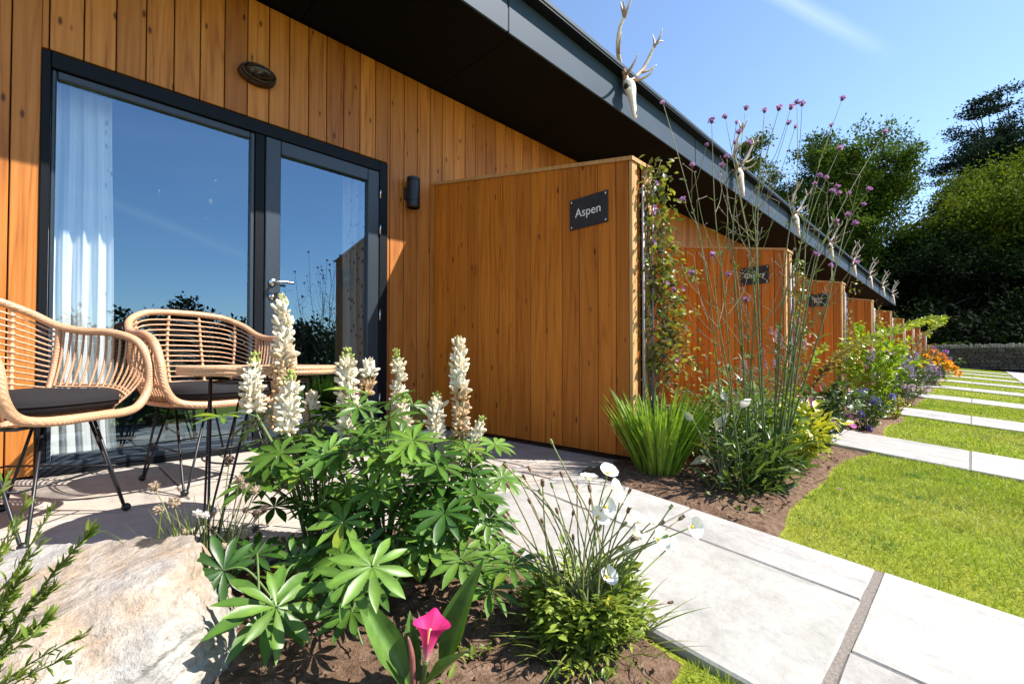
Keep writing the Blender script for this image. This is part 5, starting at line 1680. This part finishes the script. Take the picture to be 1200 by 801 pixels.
# ---- climbers on the partition ends
CL = ['clematis climbing the end of the Aspen partition, with yellow tinged leaves', 'thin climber on the end of the Cherry partition', 'climber on the end of the third partition', 'leafy climber on the end of the fourth partition', 'climber on the end of the fifth partition']
for k in range(5):
    x0, y0 = PART_X[k] + .16, WALL_Y - PL - .075; b = np.array([x0, y0, gz(x0, y0)])
    root = thing('climbing_plant', CL[k], 'climber', b, 'climbers on the partition ends')
    mb = MB(); bag = Bag(); fl = Bag(); runs = []
    for i in range(9 if k == 0 else 5):
        ph = random.random() * 6; top = random.uniform(1.3, 1.86) if i else 1.88
        zz = np.linspace(0, top, 22)
        P = np.array([(x0 + .05 * math.sin(z * 4 + ph) + .02 * math.sin(z * 11 + ph) + .04, y0 + .035 * math.cos(z * 5 + ph) + .0, b[2] + z) for z in zz])
        mb.tube(P, np.linspace(.0045, .0015, 22), 5, (.13, .085, .05)); runs.append(P)
    nl = 1100 if k == 0 else 260
    for i in range(nl):
        P = random.choice(runs); j = random.randrange(7, len(P)); p = P[j] + np.array([random.gauss(.02, .045), random.gauss(-.02, .04), random.gauss(0, .03)])
        yel = random.random() < .55
        c = rc((.16, .19, .03), (.33, .32, .055)) if yel else rc((.05, .075, .02), (.11, .11, .035))
        d = unit(np.array([p[0] - x0, p[1] - y0, random.uniform(-.1, .12)]) + rv(.05))
        bag.add(p, d, UZ + rv(.5), random.uniform(.026, .052), random.uniform(1.0, 1.5), c)
    if k == 0:      # a loose spray hanging out to the right
        for i in range(15):
            s = np.array([x0 + .05, y0 - .02, random.uniform(.45, 1.15)]); e = s + np.array([random.uniform(.15, .50), random.uniform(-.18, .02), random.uniform(-.28, .12)])
            P = catmull([s, lerp(s, e, .5) + (0, 0, .06), e], 5); mb.tube(P, .0016, 4, (.18, .12, .06))
            for q in P[3:]:
                for _ in range(4): bag.add(q + rv(.02), rv() + (.4, 0, .1), UZ + rv(.5), random.uniform(.022, .045), 1.2, rc((.17, .19, .03), (.34, .30, .06)) if random.random() < .6 else rc((.12, .08, .03), (.10, .12, .04)))
    mb.build('stem', M['stem'], root, smooth=True)
    m2 = MB(); bag.into(m2, OVAL); m2.build('foliage', M['leaf'], root, smooth=True)
    for i in range(9 if k == 0 else 2):
        P = random.choice(runs); p = P[random.randrange(6, 21)] + (random.uniform(-.05, .16), -.06, 0); mb = MB(); cup(mb, p, (-.3, -1, .3), .017, 4, (.42, .20, .48), .4); mb.build('flower', M['petal'], root, smooth=True)

# ---- a fallen petal on the lawn, a few weeds on the bare soil
p = ground_at(984, 573, .02); mb = MB(); cup(mb, p, (.2, .1, 1), .014, 4, (.50, .18, .50), .4); tag(mb.build('fallen_flower', M['petal'], smooth=True), 'small purple fallen flower lying on the lawn near the soil', 'flower')
mb = MB(); bag = Bag()
for i in range(46):
    x, y = (random.uniform(2.15, 4.3), random.uniform(.68, 1.0)) if i % 2 else (random.uniform(.45, 1.05), random.uniform(.55, .95))
    for k in range(7):
        a = random.random() * 6; bag.add((x + random.gauss(0, .01), y + random.gauss(0, .01), gz(x, y)), unit(np.array([math.cos(a), math.sin(a), random.uniform(.4, 1.6)])), UZ + rv(.2), random.uniform(.015, .045), 1.6, rc((.09, .14, .02), (.20, .25, .05)))
bag.into(mb, LANCE); tag(mb.build('seedlings', M['leaf']), kind='stuff')
# ================================================================== trees
def tree(name, label, cat, x, y, h, crown, nleaf, leaf, cols, trunk_r=.35, seed=1, zb=None, clump=1.0, group=None, flat=1.0, limbs=34):
    """crown: list of (dx,dy,z,rx,ry,rz) lobes the limbs grow out into"""
    rg = np.random.default_rng(seed); rr = random.Random(seed)
    z0 = gz(x, y) - .1 if zb is None else zb
    root = thing(name, label, cat, (x, y, z0), group)
    mb = MB(); tips = []
    top = crown[0][2]
    tr = catmull([(x, y, z0), (x + .1, y + .1, z0 + h * .2), (x - .1, y, z0 + h * .45), (x + .15, y, z0 + h * .75)], 5)
    mb.tube(tr, np.linspace(trunk_r, trunk_r * .25, len(tr)), 9)
    lm = MB()
    vol = np.array([c[3] * c[4] * c[5] for c in crown]); vol = vol / vol.sum()
    for i in range(limbs):
        cx = crown[int(rg.choice(len(crown), p=vol))]
        d = rnd_dirs(1, rg)[0] * rg.uniform(.55, 1.0) ** .5
        e = np.array([x + cx[0] + d[0] * cx[3], y + cx[1] + d[1] * cx[4], z0 + cx[2] + d[2] * cx[5]])
        s = tr[int(rg.uniform(.3, .98) * (len(tr) - 1))]
        mid = s * .5 + e * .5 + (0, 0, .08 * np.linalg.norm(e - s)) 
        P = catmull([s, mid, e], 4)
        lm.tube(P, np.linspace(trunk_r * .22, .02, len(P)), 5, cap=False)
        tips.append(e); tips.append(s * .25 + e * .75 + rg.normal(size=3) * .5 * clump)
    tips = np.array(tips)
    mb.build('trunk', M['bark'], root, smooth=True)
    lm.build('limbs', M['bark'], root, smooth=True)
    # leaf sprays in clumps about the limb ends
    nc = len(tips) * 3
    cen = tips[rg.integers(0, len(tips), nc)] + rg.normal(size=(nc, 3)) * .75 * clump * np.array([1, 1, .6])
    tone = rg.uniform(.55, 1.25, nc)
    k = rg.integers(0, nc, nleaf)
    off = rg.normal(size=(nleaf, 3)) * (.40 * clump) * np.array([1, 1, .8 * flat])
    T = cen[k] + off
    d = unit(off + rg.normal(size=(nleaf, 3)) * .6 + (0, 0, .1)); up = unit(rg.normal(size=(nleaf, 3)) * 1.0 + (0, 0, .6))
    Fm = frames(d, up) * (leaf * rg.uniform(.6, 1.3, nleaf))[:, None, None]
    f = rg.random(nleaf)[:, None]; C = (np.array(cols[0]) * (1 - f) + np.array(cols[1]) * f) * tone[k][:, None]
    mb = MB(); mb.inst(QUADLEAF[0], None, QUADLEAF[1], Fm, T, C)
    mb.build('crown', M['leaf_far'], root)
    return root


GRN = ((.035, .075, .009), (.12, .17, .022)); DRK = ((.006, .014, .005), (.018, .032, .009)); LIM = ((.07, .11, .02), (.14, .17, .04)); PIN = ((.006, .016, .012), (.020, .036, .026))  # DRK carries the deep shade of the wood in its leaf colour
def pos(px, t):
    p = at(px, 422, t); return p[0], p[1]


x, y = pos(1003, 36)
tree('oak_tree', 'broad green tree rising behind the far end of the terrace roof', 'tree', x, y, 18, [(0, 0, 15.4, 3.4, 3.4, 3.4), (1.7, -1.7, 15.2, 2.0, 2.0, 2.4), (-1.9, 1.9, 13, 2.4, 2.4, 2.8), (.2, -.2, 10, 3.4, 3.4, 3.2), (.4, -.4, 5.5, 3.6, 3.6, 3)], 95000, .22, GRN, .45, 3, clump=.85, limbs=120)
x, y = pos(880, 40)
tree('ash_tree', 'pale green tree showing above the roof edge behind the second skull', 'tree', x, y, 18, [(0, 0, 15.2, 2.4, 2.4, 3.6), (1.2, -1.2, 12, 2.4, 2.4, 3.2), (-1.4, 1.4, 12.5, 1.8, 1.8, 3.0)], 42000, .23, LIM, .3, 5, clump=.7, limbs=60)
x, y = pos(1098, 34)
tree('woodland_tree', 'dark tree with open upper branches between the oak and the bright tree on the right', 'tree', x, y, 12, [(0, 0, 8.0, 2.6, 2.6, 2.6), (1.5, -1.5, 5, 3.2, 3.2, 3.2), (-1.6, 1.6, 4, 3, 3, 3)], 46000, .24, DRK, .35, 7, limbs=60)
x, y = pos(1178, 33)
tree('woodland_tree', 'sunlit yellow green tree at the right edge below the pine', 'tree', x, y, 15, [(0, 0, 11.6, 4.0, 4.0, 2.6), (2.5, -2.5, 9.6, 3.4, 3.4, 2.6), (-2.6, 2.6, 10.0, 2.0, 2.0, 1.8)], 60000, .24, ((.05, .095, .010), (.19, .22, .025)), .45, 9, limbs=90)
x, y = pos(1192, 47)
tree('pine_tree', 'tall dark pine with flat layered boughs at the top right', 'tree', x, y, 28, [(0, 0, 25, 4.6, 4.6, 3.6), (-1.5, 1.5, 20.5, 5.2, 5.2, 2.2), (1.5, -1.5, 21, 6, 6, 4), (0, 0, 15, 4.5, 4.5, 4)], 60000, .26, PIN, .5, 11, flat=.35, clump=1.1, limbs=70)
x, y = pos(1275, 34)
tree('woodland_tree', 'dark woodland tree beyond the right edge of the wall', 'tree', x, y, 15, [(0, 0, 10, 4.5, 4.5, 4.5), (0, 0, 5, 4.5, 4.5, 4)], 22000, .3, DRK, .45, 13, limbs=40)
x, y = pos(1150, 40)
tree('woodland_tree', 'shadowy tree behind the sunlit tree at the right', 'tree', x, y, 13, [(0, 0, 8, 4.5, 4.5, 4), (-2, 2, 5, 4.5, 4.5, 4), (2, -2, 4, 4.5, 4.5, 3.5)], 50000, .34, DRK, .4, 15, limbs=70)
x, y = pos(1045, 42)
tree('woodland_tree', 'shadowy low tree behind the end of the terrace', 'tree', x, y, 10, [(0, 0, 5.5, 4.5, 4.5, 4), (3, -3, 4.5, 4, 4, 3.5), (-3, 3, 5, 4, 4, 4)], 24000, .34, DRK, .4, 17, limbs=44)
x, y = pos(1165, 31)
tree('woodland_tree', 'very dark low tree in the shade just behind the stone wall', 'tree', x, y, 9, [(0, 0, 6.2, 3.6, 3.6, 2.6), (2.6, -2.6, 5.2, 3.2, 3.2, 2.6), (-2.4, 2.4, 5.0, 3.0, 3.0, 2.6), (0, 0, 3.2, 4.4, 4.4, 2)], 50000, .26, ((.005, .011, .004), (.013, .024, .007)), .35, 19, limbs=70)  # near-black leaves paint in the shade below the sunlit crown
# trees across the garden, seen in the window glass
for i, (tx, hh, s) in enumerate(((1.5, 4.9, 21), (6.0, 5.6, 22), (9.6, 4.6, 23), (13.0, 5.3, 24), (16.8, 4.7, 25), (-3.2, 5.2, 26), (21, 5.5, 27))):
    tree('garden_tree', ['rounded garden tree across the lawn, reflected left in the fixed pane', 'taller garden tree across the lawn, reflected mid pane', 'small garden tree across the lawn opposite the door', 'bushy garden tree across the lawn opposite the Aspen partition',
         'low garden tree across the lawn opposite the Cherry partition', 'garden tree across the lawn beyond the boulder', 'outer garden tree across the lawn towards the stone wall'][i], 'tree', tx, -27 - (i % 3), hh,
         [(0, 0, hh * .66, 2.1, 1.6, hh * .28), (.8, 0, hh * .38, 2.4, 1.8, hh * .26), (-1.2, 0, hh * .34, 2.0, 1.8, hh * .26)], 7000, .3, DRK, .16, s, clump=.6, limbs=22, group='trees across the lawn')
# hedge across the garden
mb = MB(); n = 26000
T = np.stack([RG.uniform(-25, 45, n), RG.uniform(-25.2, -24, n), RG.uniform(-1.1, 1.15, n) ], 1); T[:, 2] += .25 * np.sin(T[:, 0] * 1.3) + .2 * np.sin(T[:, 0] * 3.1)
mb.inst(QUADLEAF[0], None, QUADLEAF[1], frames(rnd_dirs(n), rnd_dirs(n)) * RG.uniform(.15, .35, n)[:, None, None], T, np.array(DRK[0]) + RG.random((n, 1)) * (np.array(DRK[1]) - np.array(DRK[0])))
tag(mb.build('hedge', M['leaf_far']), 'dark clipped hedge across the lawn seen reflected in the glass', 'hedge')

# understorey of the wood, one tangled mass
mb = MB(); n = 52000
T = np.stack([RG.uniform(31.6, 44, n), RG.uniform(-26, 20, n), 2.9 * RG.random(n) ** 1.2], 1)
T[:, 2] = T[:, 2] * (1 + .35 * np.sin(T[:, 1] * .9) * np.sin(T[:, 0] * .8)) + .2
mb.inst(QUADLEAF[0], None, QUADLEAF[1], frames(rnd_dirs(n), rnd_dirs(n)) * RG.uniform(.15, .4, n)[:, None, None], T, (np.array(DRK[0]) + RG.random((n, 1)) * (np.array(DRK[1]) - np.array(DRK[0]))) * .4)  # leaf colour cut further, canopy shade painted onto the undergrowth
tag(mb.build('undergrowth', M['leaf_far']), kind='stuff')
mb = MB(); n = 9000
T = np.stack([RG.uniform(30.6, 31.6, n), RG.uniform(-14, 4.5, n), np.zeros(n)], 1)
hh = .85 + .55 * RG.random(n) * (1 + .6 * np.sin(T[:, 1] * 2.1)); T[:, 2] = .45 + hh * .65 * RG.random(n) ** .5
mb.inst(QUADLEAF[0], None, QUADLEAF[1], frames(unit(RG.normal(size=(n, 3)) + (0, 0, .8)), rnd_dirs(n)) * RG.uniform(.08, .2, n)[:, None, None], T, np.array((.06, .10, .015)) + RG.random((n, 1)) * np.array((.06, .05, .01)))
tag(mb.build('weeds', M['leaf_far']), kind='stuff')

# ---- dry stone wall closing the garden
dw = thing('dry_stone_wall', 'grey dry stone wall with upright coping at the end of the lawn', 'wall', (30, -3, .3))
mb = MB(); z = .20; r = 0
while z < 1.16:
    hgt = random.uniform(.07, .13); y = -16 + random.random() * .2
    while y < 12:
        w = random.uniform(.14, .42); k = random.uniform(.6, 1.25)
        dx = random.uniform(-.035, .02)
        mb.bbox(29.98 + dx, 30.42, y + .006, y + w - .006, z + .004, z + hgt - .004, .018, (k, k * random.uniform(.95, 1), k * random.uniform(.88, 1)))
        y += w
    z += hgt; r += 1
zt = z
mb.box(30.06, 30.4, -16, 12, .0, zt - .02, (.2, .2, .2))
mb.build('walling', stone_mat('wall_stone', (.10, .092, .082), (.045, .042, .038), (.13, .12, .10), 1.2, .6), dw)  # walling stone darkened to stand for the shade of the trees
mb = MB(); y = -16
while y < 12:
    w = random.uniform(.05, .12); k = random.uniform(.7, 1.2)
    mb.bbox(30.0 + random.uniform(-.03, .03), 30.4, y + .004, y + w, zt + .002, zt + random.uniform(.12, .2), .015, (k, k, k * .97))
    y += w
mb.build('coping', stone_mat('coping_stone', (.28, .27, .25), (.14, .135, .125), (.32, .3, .27), 1.2, .6), dw)

# ================================================================== sky, sun, camera
w = bpy.data.worlds.new('World'); S.world = w; w.use_nodes = True
nt = w.node_tree; bg = nt.nodes['Background']
SUN = np.array([.80, -1.0, 1.45])
EL = math.asin(SUN[2] / np.linalg.norm(SUN)); AZ = math.atan2(SUN[0], SUN[1])
sky = nt.nodes.new('ShaderNodeTexSky'); sky.sky_type = 'NISHITA'; sky.sun_disc = False
sky.sun_elevation = EL; sky.sun_rotation = AZ
sky.air_density = 1.0; sky.dust_density = .12; sky.ozone_density = 2.6
# thin high cloud and an old vapour trail
tc = nt.nodes.new('ShaderNodeTexCoord')
mp = nt.nodes.new('ShaderNodeMapping'); mp.inputs['Scale'].default_value = (1.0, 1.0, 2.2); L(nt, tc.outputs['Generated'], mp.inputs['Vector'])
f = noise(nt, mp.outputs['Vector'], 2.0, 6, .6, .5)
cl = ramp(nt, f, [(.58, (0, 0, 0)), (.9, (.16, .16, .16))])
def trail(a, b, width, amp):
    n_ = unit(np.cross(a, b)); dp = nt.nodes.new('ShaderNodeVectorMath'); dp.operation = 'DOT_PRODUCT'; dp.inputs[1].default_value = tuple(n_)
    wob = nt.nodes.new('ShaderNodeVectorMath'); wob.operation = 'MULTIPLY_ADD'; nz = nt.nodes.new('ShaderNodeTexNoise'); nz.inputs['Scale'].default_value = 6; nz.inputs['Detail'].default_value = 5
    L(nt, tc.outputs['Generated'], nz.inputs['Vector']); L(nt, nz.outputs['Color'], wob.inputs[0]); wob.inputs[1].default_value = (width * .9,) * 3; L(nt, tc.outputs['Generated'], wob.inputs[2])
    L(nt, wob.outputs[0], dp.inputs[0])
    ab = node(nt, 'ShaderNodeMath', operation='ABSOLUTE'); L(nt, dp.outputs['Value'], ab.inputs[0])
    r1 = ramp(nt, ab.outputs[0], [(0, (amp,) * 3), (width, (0, 0, 0))])
    mid = unit(np.asarray(a) + np.asarray(b)); d2 = nt.nodes.new('ShaderNodeVectorMath'); d2.operation = 'DOT_PRODUCT'; d2.inputs[1].default_value = tuple(mid); L(nt, tc.outputs['Generated'], d2.inputs[0])
    cs = float(unit(a) @ mid)
    r2 = ramp(nt, d2.outputs['Value'], [(max(0, cs - .012), (0, 0, 0)), (min(1, cs + .006), (1, 1, 1))])
    return mixc(nt, 1.0, r1, r2, 'MULTIPLY')
def rd(px, py): return unit(ray(px, py))
t1 = trail(rd(860, -30), rd(985, 36), .016, .12)
refl = lambda px, py: unit(ray(px, py) * (1, -1, 1))
t2 = trail(refl(120, 228), refl(292, 296), .012, .16)
cm = mixc(nt, 1.0, mixc(nt, 1.0, cl, t1, 'ADD'), t2, 'ADD')
skyc = mixc(nt, cm, sky.outputs['Color'], (8.5, 9.0, 9.6))
L(nt, skyc, bg.inputs['Color']); bg.inputs['Strength'].default_value = .125

sl = bpy.data.lights.new('sun', 'SUN'); sl.energy = 5.0; sl.angle = R(.53); sl.color = (1.0, .955, .89)
so = bpy.data.objects.new('sun', sl); COL.objects.link(so); so.location = (8, -10, 14)
so.rotation_euler = Vector(tuple(SUN)).to_track_quat('Z', 'Y').to_euler()

cd = bpy.data.cameras.new('camera'); cam = bpy.data.objects.new('camera', cd); COL.objects.link(cam)
cam.location = (0, 0, CAMZ); cam.rotation_euler = (PI / 2 + PITCH, 0, -PI / 4)
cd.sensor_width = 36; cd.lens = FPX / 1200 * 36; cd.shift_y = SHIFT / 1200
cd.clip_start = .02; cd.clip_end = 1000
S.camera = cam

S.render.engine = 'CYCLES'
S.cycles.use_denoising = True
try:
    S.cycles.denoiser = 'OPENIMAGEDENOISE'; S.cycles.denoising_input_passes = 'RGB_ALBEDO_NORMAL'
except Exception: pass
S.cycles.max_bounces = 7; S.cycles.diffuse_bounces = 3; S.cycles.glossy_bounces = 4; S.cycles.transparent_max_bounces = 12
S.cycles.caustics_reflective = False; S.cycles.caustics_refractive = False
S.cycles.sample_clamp_indirect = 6
S.view_settings.view_transform = 'Standard'; S.view_settings.look = 'None'
S.view_settings.exposure = 1.12; S.view_settings.gamma = 1.0; S.view_settings.use_curve_mapping = False
